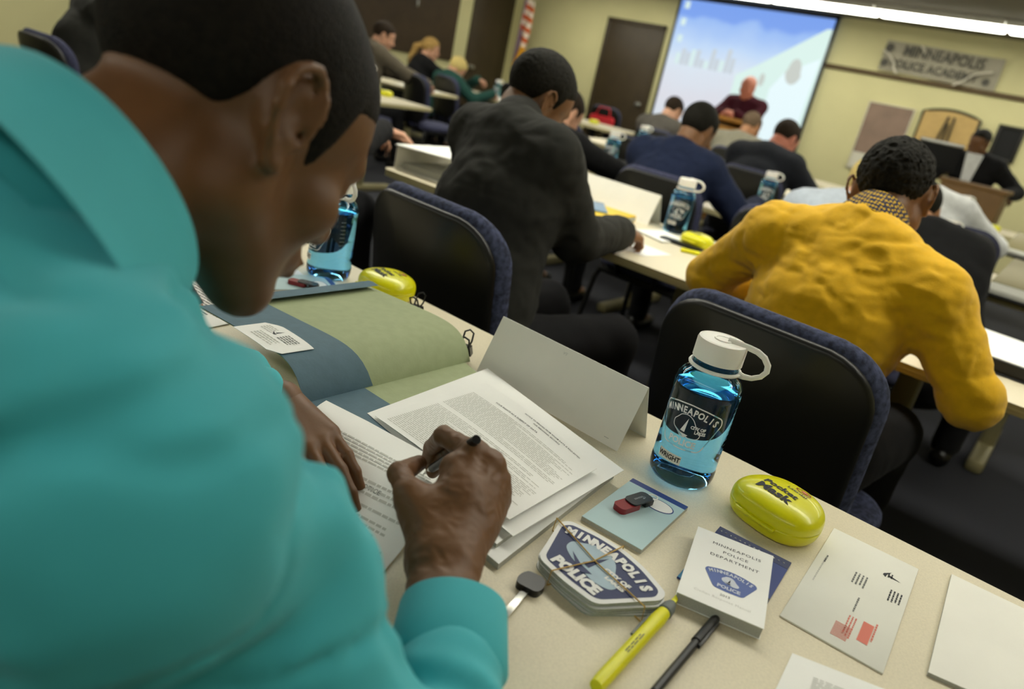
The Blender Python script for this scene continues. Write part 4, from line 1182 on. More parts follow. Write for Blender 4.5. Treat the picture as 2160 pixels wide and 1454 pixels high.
sheet('document_folder', [(-.245, 2.20, .775), (.1, 2.18, .775), (.1, 2.50, .775), (-.20, 2.54, .775)], M['paper'], 'white printed papers over the black folder, right of the yellow sweater', 'papers')
block('binder', [(-.25, 2.19), (.1, 2.17), (.1, 2.49), (-.21, 2.53)], .743, .774, M['black'], M['black'], 'thick black binder under the white papers at the right', 'binder')
# ---- further tables: papers and binders
def papers(spec, base):
    for i, (x, y, w, d, rz, mm, lab, cat) in enumerate(spec):
        c, s_ = math.cos(rz), math.sin(rz)
        P = [(x + a * c - b_ * s_, y + a * s_ + b_ * c) for a, b_ in ((-w / 2, -d / 2), (w / 2, -d / 2), (w / 2, d / 2), (-w / 2, d / 2))]
        block(base, P, TT + .0005, TT + (.004 if i % 2 else .008), mm, M['paper_grey'], lab, cat)
papers([
    (-2.75, 3.92, .30, .24, .2, M['paper'], 'white papers under the dark sleeved arm, left of the navy jacket', 'papers'),
    (-2.40, 3.82, .28, .22, -.3, M['paper'], 'open white papers in the middle of the navy jacket man\'s table', 'papers'),
    (-2.02, 3.72, .26, .20, .1, M['card'], 'cream leaflet nearest the black suited man\'s folded card', 'papers'),
    (-1.75, 3.80, .25, .30, .25, M['paper'], 'white sheet before the navy jacket man\'s right hand', 'papers'),
    (-1.36, 3.72, .22, .25, -.1, M['paper'], 'pile of white leaflets at the foot of the bottle before the dark suit', 'papers'),
    (-3.0, 5.55, .28, .24, .3, M['paper'], 'white papers on the table before the grey suits', 'papers'),
    (-2.48, 5.52, .28, .24, .1, M['paper'], 'white sheet between navy jacket\'s face and the dark suit', 'papers'),
    (-1.2, 5.6, .4, .3, .1, M['paper'], 'white papers at the dark suited man\'s right elbow', 'papers'),
    (-5.30, 7.20, .4, .35, .1, M['paper'], 'white papers nearest the aisle on the women\'s table', 'papers'),
    (-6.15, 7.2, .4, .4, .1, M['paper'], 'white papers before the woman in the teal top', 'papers'),
    (-6.9, 7.2, .4, .35, .1, M['paper'], 'white papers before the ponytailed woman', 'papers'),
    (-5.9, 5.65, .4, .35, .1, M['paper'], 'white papers before the grey jacketed man', 'papers'),
    (-2.7, 7.25, .4, .3, .1, M['paper'], 'white papers on the front table below the screen', 'papers'),
    (-.55, 5.62, .3, .2, .1, M['paper'], 'white papers beside the middle yellow case at the right', 'papers'),
    (-.34, 3.62, .2, .12, -.2, M['paper'], 'white leaflets by the yellow case at the sweater\'s right shoulder', 'papers'),
], 'paper_sheets')
tent(-2.93, -2.70, 4.05, 4.08, 4.11, .09, 'white tent card standing on the papers left of the navy jacket')
tent(-2.62, -2.38, 5.75, 5.78, 5.81, .08, 'white tent card behind the grey suits\' papers')
def open_binder(x, y, rz, w, label, mc=M['paper_grey'], gr=False):
    t = empty('open_binder', (x, y, TT), rz, label, 'binder')
    MB().box(-w / 2, w / 2, -.14, .14, 0, .012, M['black_matte'], .003).build('back_cover', t)
    MB().box(-w / 2 + .01, w / 2 - .01, -.13, .13, .012, .03, M['paper_grey'], .001, xf=None).build('pages', t)
    MB().box(-w / 2, w / 2, -.01, .27, 0, .006, M['leg'], .002, xf=Matrix.Translation((0, .10, .03)) @ Matrix.Rotation(.32, 4, 'X')).build('front_cover', t)
    if gr: MB().box(-.02, w / 2, .05, .25, .007, .009, M['green_paper'], xf=Matrix.Translation((0, .10, .03)) @ Matrix.Rotation(.32, 4, 'X')).build('green_sheet', t)
open_binder(-.03, 3.58, -.1, .5, 'open binder with a green sheet at the right edge of the photo', gr=True)
open_binder(-.18, 5.4, -.1, .5, 'open dark binder farther away at the right edge')
# ================================================================ people
def cloth(name, rgb, rough=.9, noise=.08, ns=30, bump=.25, bs=500, sheen=.15):
    return mat('cloth_' + name, rgb, rough, noise=noise, nscale=ns, bump=bump, bscale=bs, sheen=sheen if max(rgb) > 100 else .02, spec=.5 if max(rgb) > 100 else .2)
def skin(name, rgb): return mat('skin_' + name, rgb, .5, noise=.08, nscale=25, bump=.06, bscale=300, sub=.06)
def hairm(name, rgb): return mat('hair_' + name, rgb, .75, noise=.35, nscale=160, bump=.8, bscale=420, spec=.2)
SK = dict(dark=skin('dark', (110, 74, 43)), dark_h=skin('dark_hand', (140, 96, 64)), brown=skin('brown', (124, 86, 54)), tan=skin('tan', (172, 122, 84)), pale=skin('pale', (206, 156, 126)), ruddy=skin('ruddy', (198, 124, 100)))
HR = dict(black=hairm('black', (26, 24, 18)), brown=hairm('brown', (62, 46, 30)), sandy=hairm('sandy', (176, 142, 84)), blond=hairm('blond', (212, 190, 120)), grey=hairm('grey', (110, 92, 74)), dk=hairm('dark_brown', (44, 34, 24)))
CL = dict(turq=cloth('turquoise', (66, 180, 190), .8, .03, 14, .1, 700, .1), suit=cloth('black_suit', (42, 42, 38)), mustard=cloth('mustard', (232, 180, 4), .95, .05, 60, .35, 600, .2), navy=cloth('navy', (30, 38, 62)),
          grey=cloth('grey', (88, 84, 78)), lgrey=cloth('light_grey', (136, 132, 114)), dsuit=cloth('dark_suit', (38, 40, 46)), pblue=cloth('pale_blue', (190, 200, 212)), white=cloth('white', (222, 224, 222)),
          black=cloth('black', (24, 24, 25)), maroon=cloth('maroon', (66, 22, 34)), teal=cloth('teal', (38, 74, 66)), gj=cloth('grey_jacket', (98, 90, 76)), trouser=cloth('trousers', (28, 28, 30)), shoe=mat('shoe_leather', (20, 18, 16), .35))

def rotm(yaw, pitch, roll):
    cy, sy = math.cos(yaw), math.sin(yaw); Rz = np.array([[cy, -sy, 0], [sy, cy, 0], [0, 0, 1]])
    c, s = math.cos(pitch), math.sin(pitch); Rx = np.array([[1, 0, 0], [0, c, -s], [0, s, c]])
    c, s = math.cos(roll), math.sin(roll); Ry = np.array([[c, 0, s], [0, 1, 0], [-s, 0, c]])
    return Rz @ Rx @ Ry
def head_prims(c, R, detail=1, sc=1.0):
    c = np.array(c, float)
    P = lambda x, y, z: c + R @ (np.array([x, y, z]) * sc)
    E = lambda x, y, z, a, b, d, k=.015, rot=None, sub=False: ell(P(x, y, z), (a * sc, b * sc, d * sc), R if rot is None else R @ rot, k * sc, sub)
    K = lambda a, b, r1, r2, k=.012: cap(P(*a), P(*b), r1 * sc, r2 * sc, k * sc)
    L = [E(0, -.012, .042, .0745, .097, .084), E(0, .045, .030, .062, .050, .055, .03), E(0, .042, -.040, .054, .050, .062, .03),
         K((-.050, .0, -.055), (-.016, .074, -.098), .017, .016, .03), K((.050, .0, -.055), (.016, .074, -.098), .017, .016, .03), K((-.05, .0, -.055), (-.058, -.005, -.01), .016, .014, .03), K((.05, .0, -.055), (.058, -.005, -.01), .016, .014, .03),
         E(0, .082, -.102, .020, .015, .016, .015), E(-.042, .062, -.028, .024, .024, .022, .02), E(.042, .062, -.028, .024, .024, .022, .02),
         K((-.034, .086, .020), (.034, .086, .020), .011, .011, .015)]
    if detail:
        L += [E(-.031, .101, .002, .016, .012, .010, .010, None, True), E(.031, .101, .002, .016, .012, .010, .010, None, True),
              E(-.031, .082, .001, .013, .012, .010, .004), E(.031, .082, .001, .013, .012, .010, .004)]
    L += [K((0, .092, .012), (0, .114, -.026), .0075, .0120, .010), E(-.012, .104, -.031, .008, .009, .007, .005), E(.012, .104, -.031, .008, .009, .007, .005),
          E(0, .090, -.060, .026, .014, .018, .012)]
    if detail: L += [E(0, .103, -.0585, .021, .008, .0055, .004), E(0, .101, -.0690, .018, .009, .0065, .004)]
    for s in (-1, 1):
        ry = rotm(s * -.35, .25, 0)
        L += [E(s * .077, -.012, .002, .007, .018, .030, .006, ry)]
        if detail > 1:
            arc = []
            for a in np.linspace(math.radians(-30), math.radians(215), 9):
                arc.append((s * (.083 + .006 * max(0, -math.cos(a) + .4)), -.012 + .019 * math.cos(a), .010 + .024 * math.sin(a)))
            arc.append((s * .080, -.010, -.030))
            for a, b in zip(arc[:-1], arc[1:]): L.append(K(a, b, .0042, .0042, .003))
            L.append(E(s * .081, -.004, -.032, .005, .008, .008, .005))
            L.append(E(s * .088, -.006, .004, .007, .010, .015, .004, ry, True)); L.append(E(s * .084, .003, -.006, .006, .005, .006, .003, None, True))
            L.append(K((s * .080, .006, -.012), (s * .080, .008, -.002), .004, .004, .003))
        else:
            L.append(E(s * .086, -.008, .004, .006, .010, .016, .004, ry, True))
    return L
def hair_fn(c, R, hp, thick, line, sc=1.0, curl=0, cs=90):
    c = np.array(c, float)
    xs, zs = zip(*line)
    core = hp[:2]
    def f(p):
        l = (p - c) @ R / sc
        zl_ = np.interp(l[..., 1], xs, zs)
        d = field(core + [hp[2]], p) - (thick + .0012) * np.clip((l[..., 2] - zl_) / .030 + .15, 0, 1) ** .6 + .0012
        if curl: d = d - curl * ridges(p, cs, 2)
        g = (zl_ - l[..., 2]) * .8
        k = .006; h = np.clip(.5 - .5 * (d - g) / k, 0, 1)
        return d * (1 - h) + g * h + k * h * (1 - h)
    return f
HL_M = [(-.13, -.045), (-.07, -.040), (-.04, -.028), (-.022, .030), (.006, .030), (.012, .0), (.028, .0), (.036, .045), (.07, .062), (.10, .075), (.14, .09)]
HL_F = [(-.13, -.06), (-.05, -.05), (-.022, -.02), (.02, -.02), (.045, .04), (.08, .07), (.14, .09)]

def hand_prims(W, d, n, right, curl=.5, sc=1.0, spread=.14, thumb=.6):
    d = unit(np.array(d, float)); n = unit(np.array(n, float) - d * np.dot(n, d)); th = np.cross(n, d) * (1 if right else -1)
    L = []; W = np.array(W, float)
    for i, (off, l0, seg) in enumerate(((.026, .088, (.044, .026, .020)), (.008, .090, (.048, .030, .021)), (-.010, .084, (.044, .028, .020)), (-.026, .076, (.034, .021, .018)))):
        m_ = W + sc * (d * l0 + th * off); L.append(cap(W + th * off * .45 * sc + d * .008 * sc, m_, .0155 * sc, .0110 * sc, .012))
        ang = 0; p = m_; dd = unit(d + th * (off / .026) * spread)
        for j, s_ in enumerate(seg):
            ang += curl * (.9 if j == 0 else 1.1) * (1 + .08 * i)
            v = dd * math.cos(ang) - n * math.sin(ang); q = p + v * s_ * sc
            r0 = (.0092, .0084, .0076)[j] * sc * (1 if i < 3 else .88); L.append(cap(p, q, r0, r0 * .92, .0035)); p = q
    a = W + sc * (d * .022 + th * .022 - n * .006); b_ = a + sc * unit(d * .75 + th * .75 - n * .35) * .045
    c_ = b_ + sc * unit(d * 1 + th * (.45 - .5 * thumb) - n * .3 * thumb) * .034; e = c_ + sc * unit(d * 1 - th * .3 * thumb - n * .4 * thumb) * .026
    L += [cap(a, b_, .0165 * sc, .0125 * sc, .014), cap(b_, c_, .0110 * sc, .0100 * sc, .005), cap(c_, e, .0100 * sc, .0082 * sc, .004)]
    return L
def ik(S, Wp, l1, l2, pole):
    S = np.array(S, float); Wp = np.array(Wp, float); v = Wp - S; D = np.linalg.norm(v)
    if D > (l1 + l2) * .985: Wp = S + v / D * (l1 + l2) * .985; v = Wp - S; D = np.linalg.norm(v)
    u = v / D; a = (l1 * l1 - l2 * l2 + D * D) / (2 * D); h = math.sqrt(max(l1 * l1 - a * a, 1e-6))
    pl = np.array(pole, float); pl = unit(pl - u * np.dot(pl, u))
    return S + u * a + pl * h, Wp

def person(label, hip, N, Hc, hrot, hands, top, skin_, hair, sw=.175, tyaw=0, hairline=HL_M, thick=.006, curl=0, cs=90, grow=.014, vox=.011, bvox=.0075, fold=.004, poles=None, collar=None, standing=False,
           hair_extra=None, detail=1, garment='jacket', shl=None, hsc=1.0, arm=(.30, .26), fseed=1, handdirs=None, curlh=.55, knees=None, cuffs=None, elbows=None, slim=1.0):
    hip = np.array(hip, float); N = np.array(N, float); Hc = np.array(Hc, float)
    ty = math.radians(tyaw); rt = np.array([math.cos(ty), math.sin(ty), 0]); fw = np.array([-math.sin(ty), math.cos(ty), 0])
    R = rotm(*[math.radians(a) for a in hrot])
    t = empty('person', (hip[0], hip[1], 0), 0, label, 'person'); O = (hip[0], hip[1], 0)
    up = unit(N - hip); bk = np.cross(up, rt) * -1; bk = -np.cross(rt, up)   # points forward from the chest
    fwd_ = np.cross(up, rt)
    spine = lambda f_: hip + (N - hip) * f_
    SL, SR = (N - up * .055 - rt * sw, N - up * .055 + rt * sw) if shl is None else [np.array(q, float) for q in shl]
    poles = poles or ((-.6, -.5, -.6), (.6, -.5, -.6))
    EL, WL = ik(SL, hands[0], arm[0], arm[1], poles[0]); ER, WR = ik(SR, hands[1], arm[0], arm[1], poles[1])
    if elbows: EL, ER = np.array(elbows[0], float), np.array(elbows[1], float); WL, WR = np.array(hands[0], float), np.array(hands[1], float)
    hp = head_prims(Hc, R, detail, hsc)
    neck_top = Hc + R @ np.array([0, -.030, -.045]) * hsc
    torso = [ecap(spine(.0), spine(.30), (.165 * slim, .115), (.150 * slim, .110), rt, .05), ecap(spine(.30), spine(.62), (.150 * slim, .112), (.168 * min(1, slim * 1.05), .120), rt, .06), ecap(spine(.62), spine(.84), (.168 * min(1, slim * 1.05), .120), (.150, .092), rt, .06),
             cap(SL + rt * .02, SR - rt * .02, .058, .058, .05), cap(SL, N - up * .02 - fwd_ * .01, .048, .050, .05), cap(SR, N - up * .02 - fwd_ * .01, .048, .050, .05)]
    arms = [cap(SL, EL, .052, .041, .03), cap(EL, WL, .041, .027, .02), cap(SR, ER, .052, .041, .03), cap(ER, WR, .041, .027, .02)]
    neck = [cap(N - up * .03, neck_top, .056, .053, .03)]
    hw = .095
    if standing:
        kn = [hip + rt * s * hw + np.array([0, 0, -.42]) for s in (-1, 1)]; an = [k + np.array([0, 0, -.40]) for k in kn]
    else:
        kn = knees or [hip + rt * s * (hw + .05) + fw * .40 + np.array([0, 0, .02]) for s in (-1, 1)]
        an = [np.array([k[0], k[1], 0]) + fw * .05 + np.array([0, 0, .08]) for k in [np.array(q, float) for q in kn]]
    kn = [np.array(k, float) for k in kn]
    legs = []
    for s, k, a in zip((-1, 1), kn, an): legs += [cap(hip + rt * s * hw, k, .082, .056, .04), cap(k, a, .054, .036, .02)]
    hd = handdirs or [((.35, 1, -.15), (0, 0, 1)), ((-.35, 1, -.15), (0, 0, 1))]
    hnd = hand_prims(WL, hd[0][0], hd[0][1], False, curlh) + hand_prims(WR, hd[1][0], hd[1][1], True, curlh)
    body = neck[:1] + hp + torso + arms + hnd + legs + [cap(a, a + fw * .14 - np.array([0, 0, .045]), .034, .03, .02) for a in an]
    # the first primitive starts the union
    fb = lambda p: field([body[0]] + body[1:], p)
    ps, fc = net(fb, *bounds(body), bvox); net_object('body', [(smooth_net(ps, fc, 1), fc)], skin_, t, O)
    # top garment: torso and sleeves ending before the hands
    cu = .94
    tp = torso + [cap(SL, EL, .056, .047, .035), cap(EL, EL + (WL - EL) * cu, .047, .035, .02), cap(SR, ER, .056, .047, .035), cap(ER, ER + (WR - ER) * cu, .047, .035, .02)]
    if not standing: tp.append(ecap(hip + up * .01, hip + up * .07, (.172 * slim, .128), (.165 * slim, .12), rt, .04))
    col = N + (neck_top - N) * .10
    def ft(p):
        d = field(tp, p, grow) - fold * (ridges(p, 16, fseed, (1, 1, 1.3)) * .45 + ridges(p, 34, fseed + 3) * .25) + creases(p, 10, fseed, fold * .5, .16, (1.2, 1, 1.6)) + creases(p, 26, fseed + 5, fold * .28, .20, (.8, 1, 1.8))
        dn = field([cap(N - up * .10, N + (neck_top - N) * 1.2, .050, .050, .01)], p)     # neck opening
        k = .008; h = np.clip(.5 - .5 * (d + dn) / k, 0, 1); return d * (1 - h) - dn * h + k * h * (1 - h)
    ps, fc = net(ft, *bounds(tp, .03), vox); g = net_object(garment, [(smooth_net(ps, fc, 1), fc)], top, t, O)
    # collar: a standing band around the neck
    if collar is not None:
        cm, ch, cr = collar; na = unit(neck_top - N); x = unit(np.cross(na, fwd_ if abs(np.dot(na, fwd_)) < .9 else rt)); y = np.cross(na, x)
        base = N + na * .006; cb = MB(); n = 40; rows = [(-.55, cr * 1.16), (-.1, cr * 1.16), (.30, cr * 1.12), (1.0, cr * 1.02), (1.06, cr * .98), (.98, cr * .95), (0, cr * 1.0)]
        vs = []
        for f_, r_ in rows:
            for j in range(n):
                a = 2 * PI * j / n; q = base + na * ch * f_ + (x * math.cos(a) + y * math.sin(a)) * r_ - np.array(O)
                vs.append(tuple(q))
        cb.add(vs, [[i * n + j, i * n + (j + 1) % n, (i + 1) * n + (j + 1) % n, (i + 1) * n + j] for i in range(len(rows) - 1) for j in range(n)], cm, True)
        cb.build('collar', t, autosmooth=80)
    if cuffs:
        for E_, W_ in ((EL, WL), (ER, WR)):
            MB().tube([tuple(E_ + (W_ - E_) * f_ - np.array(O)) for f_ in (.90, .99)], .037, cuffs, 16).build('shirt_cuff', t)
    # trousers and shoes
    lp = [ecap(hip - up * .03, hip + up * .02, (.165 * slim, .122), (.155 * slim, .112), rt, .04)] + [cap(q[1], q[2] if i % 2 == 0 else q[1] + (q[2] - q[1]) * .96, q[3] + .014, q[4] + .018, .03) for i, q in enumerate(legs)]
    fl_ = lambda p: field(lp, p) - .004 * ridges(p, 14, 5)
    ps, fc = net(fl_, *bounds(lp, .03), max(vox, .014)); net_object('trousers', [(smooth_net(ps, fc, 1), fc)], CL['trouser'], t, O)
    for a in an:
        sp_ = [cap(a + np.array([0, 0, -.035]) - fw * .03, a + fw * .15 + np.array([0, 0, -.045]), .042, .034, .02)]
        ps, fc = net(lambda p: field(sp_, p), *bounds(sp_, .02), .014); net_object('shoe', [(ps, fc)], CL['shoe'], t, O)
    # hair
    if hair is not None:
        pcs = []
        fh = hair_fn(Hc, R, hp, thick, hairline, hsc, curl, cs)
        ps, fc = net(fh, Hc - .14, Hc + .16, bvox * .6); pcs.append((ps, fc))
        if hair_extra:
            he = [cap(Hc + R @ np.array(a), Hc + R @ np.array(b), r1, r2, .02) for a, b, r1, r2 in hair_extra]
            ps, fc = net(lambda p: field(he, p) - .003 * ridges(p, 60, 3), *bounds(he), .007); pcs.append((ps, fc))
        net_object('hair', pcs, hair, t, O)
    return t, dict(N=N, up=up, rt=rt, fwd=fwd_, neck_top=neck_top, ER=ER, WR=WR, EL=EL, WL=WL, R=R, Hc=Hc, O=O, SL=SL, SR=SR)

def gingham():
    m = bpy.data.materials.new('cloth_gingham'); m.use_nodes = True; nt = m.node_tree; b = nt.nodes['Principled BSDF']; b.inputs['Roughness'].default_value = .9
    tc = nt.nodes.new('ShaderNodeTexCoord'); vo = nt.nodes.new('ShaderNodeTexVoronoi'); vo.inputs['Scale'].default_value = 135; vo.inputs['Randomness'].default_value = .12
    nt.links.new(tc.outputs['Object'], vo.inputs['Vector'])
    cr = nt.nodes.new('ShaderNodeValToRGB'); nt.links.new(vo.outputs['Distance'], cr.inputs[0]); e = cr.color_ramp.elements
    e[0].position = .38; e[0].color = lin((214, 170, 30)) + (1,); e[1].position = .46; e[1].color = lin((28, 34, 62)) + (1,)
    nt.links.new(cr.outputs[0], b.inputs['Base Color']); return m
CL['gingham'] = gingham()
# ---------------------------------------------------------------- the man in the foreground, writing
def foreground_man():
    O = (-.55, -.24, 0)
    t = empty('person', O, 0, 'large man in a turquoise shirt in the foreground, head bent, writing with a pen', 'person')
    hip = V(-.58, -.24, .53); N = V(-.468, .140, 1.066); Hc = V(-.5115, .3073, 1.1405)
    R = rotm(math.radians(-2.5), math.radians(-34.3), math.radians(-7.7)); hs = 1.04
    SR = V(-.305, .128, .995); SL = V(-.660, .125, .985)
    ER = V(-.160, .252, .772); WR = V(-.317, .438, .803)
    EL = V(-.82, .27, .80); WL = V(-.650, .480, .795)
    rt = unit(SR - SL)
    hp = head_prims(Hc, R, 2, hs)
    nt = Hc + R @ V(0, -.030, -.045) * hs
    up = unit(N - hip); sp = lambda f_: hip + (N - hip) * f_
    torso = [ecap(sp(0), sp(.3), (.165, .12), (.15, .112), rt, .05), ecap(sp(.3), sp(.62), (.15, .115), (.165, .122), rt, .06), ecap(sp(.62), sp(.84), (.165, .122), (.15, .095), rt, .06),
             cap(SL, SR, .060, .060, .05), cap(SL, N - up * .02, .048, .052, .05), cap(SR, N - up * .02, .048, .052, .05)]
    kn = [V(-.72, .20, .53), V(-.42, .20, .53)]; legs = []
    an = [V(-.74, .22, .08), V(-.42, .22, .08)]
    for s, k, a in zip((-1, 1), kn, an): legs += [cap(hip + rt * s * .09, k, .084, .058, .04), cap(k, a, .055, .036, .02)]
    body = [cap(N - up * .03, nt, .060, .056, .03)] + hp + torso + [cap(SL, EL, .05, .042, .03), cap(EL, WL, .040, .027, .02), cap(SR, V(-.300, .190, .895), .045, .04, .03), cap(V(-.300, .190, .895), ER, .040, .036, .03), cap(ER, WR + (ER - WR) * .30, .036, .024, .02)] + legs
    body += [cap(a, a + V(0, .14, -.045), .034, .03, .02) for a in an]
    pcs = []
    ps, fc = net(lambda p: field(body, p), *bounds(body), .0042); pcs.append((smooth_net(ps, fc, 1), fc))
    # right hand: every finger joint placed, closed on the pen
    J = dict(wr=V(-.326, .428, .803), m1=V(-.385, .516, .855), m2=V(-.367, .524, .849), m3=V(-.358, .528, .832), m4=V(-.352, .526, .812),
             i1=V(-.433, .524, .848), i2=V(-.463, .545, .812), i3=V(-.472, .551, .786),
             a1=V(-.425, .545, .832), a2=V(-.455, .556, .800), a3=V(-.463, .553, .778),
             r1=V(-.418, .558, .806), r2=V(-.440, .566, .786), r3=V(-.434, .553, .778),
             p1=V(-.402, .560, .790), p2=V(-.414, .556, .777), p3=V(-.398, .545, .777),
             t0=V(-.362, .436, .815), t1=V(-.392, .440, .832), t2=V(-.423, .457, .830), t3=V(-.440, .502, .818))
    w = J['wr']; fa = unit(w - ER)
    wl_ = unit(np.cross(fa, V(0, 0, 1)))
    H = [ecap(w - fa * .10, w, (.034, .026), (.029, .021), wl_, .02),
         cap(w + wl_ * .012, J['m4'], .017, .0135, .018), cap(w + wl_ * .006, J['m3'], .018, .0130, .018), cap(w, J['m2'], .018, .0125, .018), cap(w - wl_ * .008, J['m1'], .018, .0125, .018),
         cap(w * .45 + J['m1'] * .55, J['t1'] * .35 + J['m1'] * .65, .013, .011, .02), cap(w * .5 + J['m3'] * .5 - V(0, 0, .008), J['m3'] - V(.01, 0, .014), .018, .014, .02),
         cap(J['m1'], J['i1'], .0120, .0102, .007), cap(J['i1'], J['i2'], .0102, .0090, .0035), cap(J['i2'], J['i3'], .0090, .0074, .0035),
         cap(J['m2'], J['a1'], .0122, .0102, .005), cap(J['a1'], J['a2'], .0100, .0090, .0035), cap(J['a2'], J['a3'], .0088, .0074, .003),
         cap(J['m3'], J['r1'], .0118, .0098, .005), cap(J['r1'], J['r2'], .0096, .0086, .003), cap(J['r2'], J['r3'], .0084, .0072, .003),
         cap(J['m4'], J['p1'], .0110, .0088, .005), cap(J['p1'], J['p2'], .0086, .0078, .003), cap(J['p2'], J['p3'], .0078, .0066, .003),
         cap(w - wl_ * .012, J['t0'], .018, .0165, .016), cap(J['t0'], J['t1'], .0165, .0125, .012), cap(J['t1'], J['t2'], .0118, .0112, .006), cap(J['t2'], J['t3'], .0114, .0082, .004),
         cap(J['t1'] * .6 + J['t0'] * .4, J['m1'] * .55 + w * .45, .011, .013, .022)]
    # knuckles and tendons on the back of the hand
    for a_, r_ in (('m1', .0118), ('m2', .0118), ('m3', .0108)): H.append(ell(J[a_] + V(.002, -.002, .0045), (r_, r_, r_ * .8), None, .006))
    for a_ in ('m1', 'm2', 'm3'): H.append(cap(w * .7 + J[a_] * .3 + V(.004, -.004, .0135), J[a_] + V(.003, -.003, .007), .0028, .0035, .007))
    hf = lambda p: field(H, p) - .0006 * ridges(p, 120, 2)
    ps, fc = net(hf, *bounds(H, .01), .0016); pcs.append((smooth_net(ps, fc, 1), fc))
    LH = hand_prims(WL, (.96, -.16, -.10), (0, -.1, 1), False, .22, 1.0, .10, .3)
    ps, fc = net(lambda p: field(LH, p), *bounds(LH, .01), .0024); pcs.append((smooth_net(ps, fc, 1), fc))
    net_object('body', pcs, SK['dark'], t, O)
    # close cropped hair
    hl = [(-.14, -.095), (-.07, -.075), (-.045, -.050), (-.030, -.010), (-.020, .030), (.004, .034), (.010, -.020), (.034, -.020), (.042, .040), (.075, .052), (.10, .072), (.14, .09)]
    ps, fc = net(hair_fn(Hc, R, hp, .003, hl, hs), Hc - .15, Hc + .17, .0038); net_object('hair', [(ps, fc)], HR['buzz'], t, O)
    # shirt
    wa = unit(WR - ER)
    ce = WR - wa * .052
    wla = unit(WL - EL)
    tp = torso + [cap(SL, EL, .062, .056, .04), cap(EL, WL - wla * .06, .058, .044, .02), cap(SR, V(-.385, .17, .985), .054, .053, .05), cap(V(-.385, .17, .985), V(-.300, .214, .898), .053, .055, .04), cap(SR, V(-.300, .214, .898), .056, .055, .04), cap(V(-.304, .200, .89), ER, .050, .034, .03), cap(ER, ce - wa * .070, .034, .027, .03), ecap(hip - up * .02, hip + up * .06, (.18, .135), (.17, .125), rt, .04)]
    def ft(p):
        d = field(tp, p, .016)
        fo = .0060 * ridges(p, 7, 2, (1, .8, 1.8)) + .0025 * ridges(p, 22, 6, (1.1, .7, 1.4)) - creases(p, 6.5, 3, .011, .15, (1, .7, 1.9)) - creases(p, 13, 8, .006, .16, (1.2, .8, 1.6))
        # bunched folds of the sleeve below the cuff
        h = (p - ce) @ wa; dd = np.linalg.norm(p - ce - h[..., None] * wa, axis=-1)
        fo = fo * np.clip((dd - .055) / .05, .12, 1)
        fo = fo + .005 * np.cos((h + .25 * (p[..., 0] + .3)) * 190) * np.exp(-((h + .105) / .03) ** 2) * (dd < .13)
        d = d - fo
        dn = field([cap(N - up * .10, N + (nt - N) * 1.1, .056, .056, .01)], p)
        k = .008; hh = np.clip(.5 - .5 * (d + dn) / k, 0, 1); return d * (1 - hh) - dn * hh + k * hh * (1 - hh)
    ps, fc = net(ft, *bounds(tp, .04), .0055); sh = net_object('shirt', [(smooth_net(ps, fc, 2), fc)], CL['turq'], t, O)
    # collar with its fold, open at the throat side
    na = unit(nt - N); x = unit(np.cross(na, V(0, 1, 0))); y = np.cross(na, x)
    base = N - na * .006; cb = MB(); n = 64; rows = [(-.30, .128), (-.22, .124), (.10, .112), (.45, .100), (.80, .090), (.96, .0855), (1.02, .082), (.97, .079), (.5, .080), (-.2, .082)]
    vs = []
    for f_, r_ in rows:
        for j in range(n):
            a = 2 * PI * j / n; front = max(0, -math.sin(a))
            wv = 1 + .02 * math.sin(3 * a + 1)
            q = base + na * (.062 * f_ + .012) + (x * math.cos(a) + y * math.sin(a)) * r_ * wv * COLL_R - V(*O); vs.append(tuple(q))
    cb.add(vs, [[i * n + j, i * n + (j + 1) % n, (i + 1) * n + (j + 1) % n, (i + 1) * n + j] for i in range(len(rows) - 1) for j in range(n)], CL['turq'], True)
    cb.build('collar', sh, autosmooth=80)
    # cuffs: open tubes around the wrists
    for c0, ax, r0, nm in ((ce, wa, .0455, 'cuff'), (WL - wla * .035, wla, .044, 'cuff')):
        cf = MB(); sx = unit(np.cross(ax, V(0, 0, 1))); sy = np.cross(sx, ax); vs = []; n = 56
        prof = [(-.064, .95), (-.058, 1.03), (-.03, 1.02), (-.004, .985), (.0005, .965), (-.001, .94), (-.03, .94), (-.06, .90)]
        for h_, r_ in prof:
            for j in range(n):
                a = 2 * PI * j / n; q = c0 + ax * h_ + (sx * math.cos(a) * 1.0 + sy * math.sin(a) * .80) * r0 * r_ * (1 + .012 * math.sin(2 * a + h_ * 60)) - V(*O); vs.append(tuple(q))
        cf.add(vs, [[i * n + j, i * n + (j + 1) % n, (i + 1) * n + (j + 1) % n, (i + 1) * n + j] for i in range(len(prof) - 1) for j in range(n)], CL['turq'], True)
        cf.build(nm, sh, autosmooth=80)
    lp = [ecap(hip - up * .03, hip + up * .05, (.17, .125), (.16, .115), rt, .04)] + [cap(q[1], q[2] if i % 2 == 0 else q[1] + (q[2] - q[1]) * .96, q[3] + .014, q[4] + .018, .03) for i, q in enumerate(legs)]
    ps, fc = net(lambda p: field(lp, p) - .004 * ridges(p, 14, 5), *bounds(lp, .03), .012); net_object('trousers', [(smooth_net(ps, fc, 1), fc)], CL['trouser'], t, O)
    for a in an:
        s_ = [cap(a + V(0, -.03, -.035), a + V(0, .15, -.045), .042, .034, .02)]
        ps, fc = net(lambda p: field(s_, p), *bounds(s_, .02), .012); net_object('shoe', [(ps, fc)], CL['shoe'], t, O)
    # the pen he holds
    a = V(-.377, .506, .8775); b = V(-.478, .556, .7655); ax = unit(b - a)
    pn = empty('pen', tuple(b), 0, 'dark pen held in the turquoise shirted man\'s right hand', 'pen'); L = np.linalg.norm(b - a)
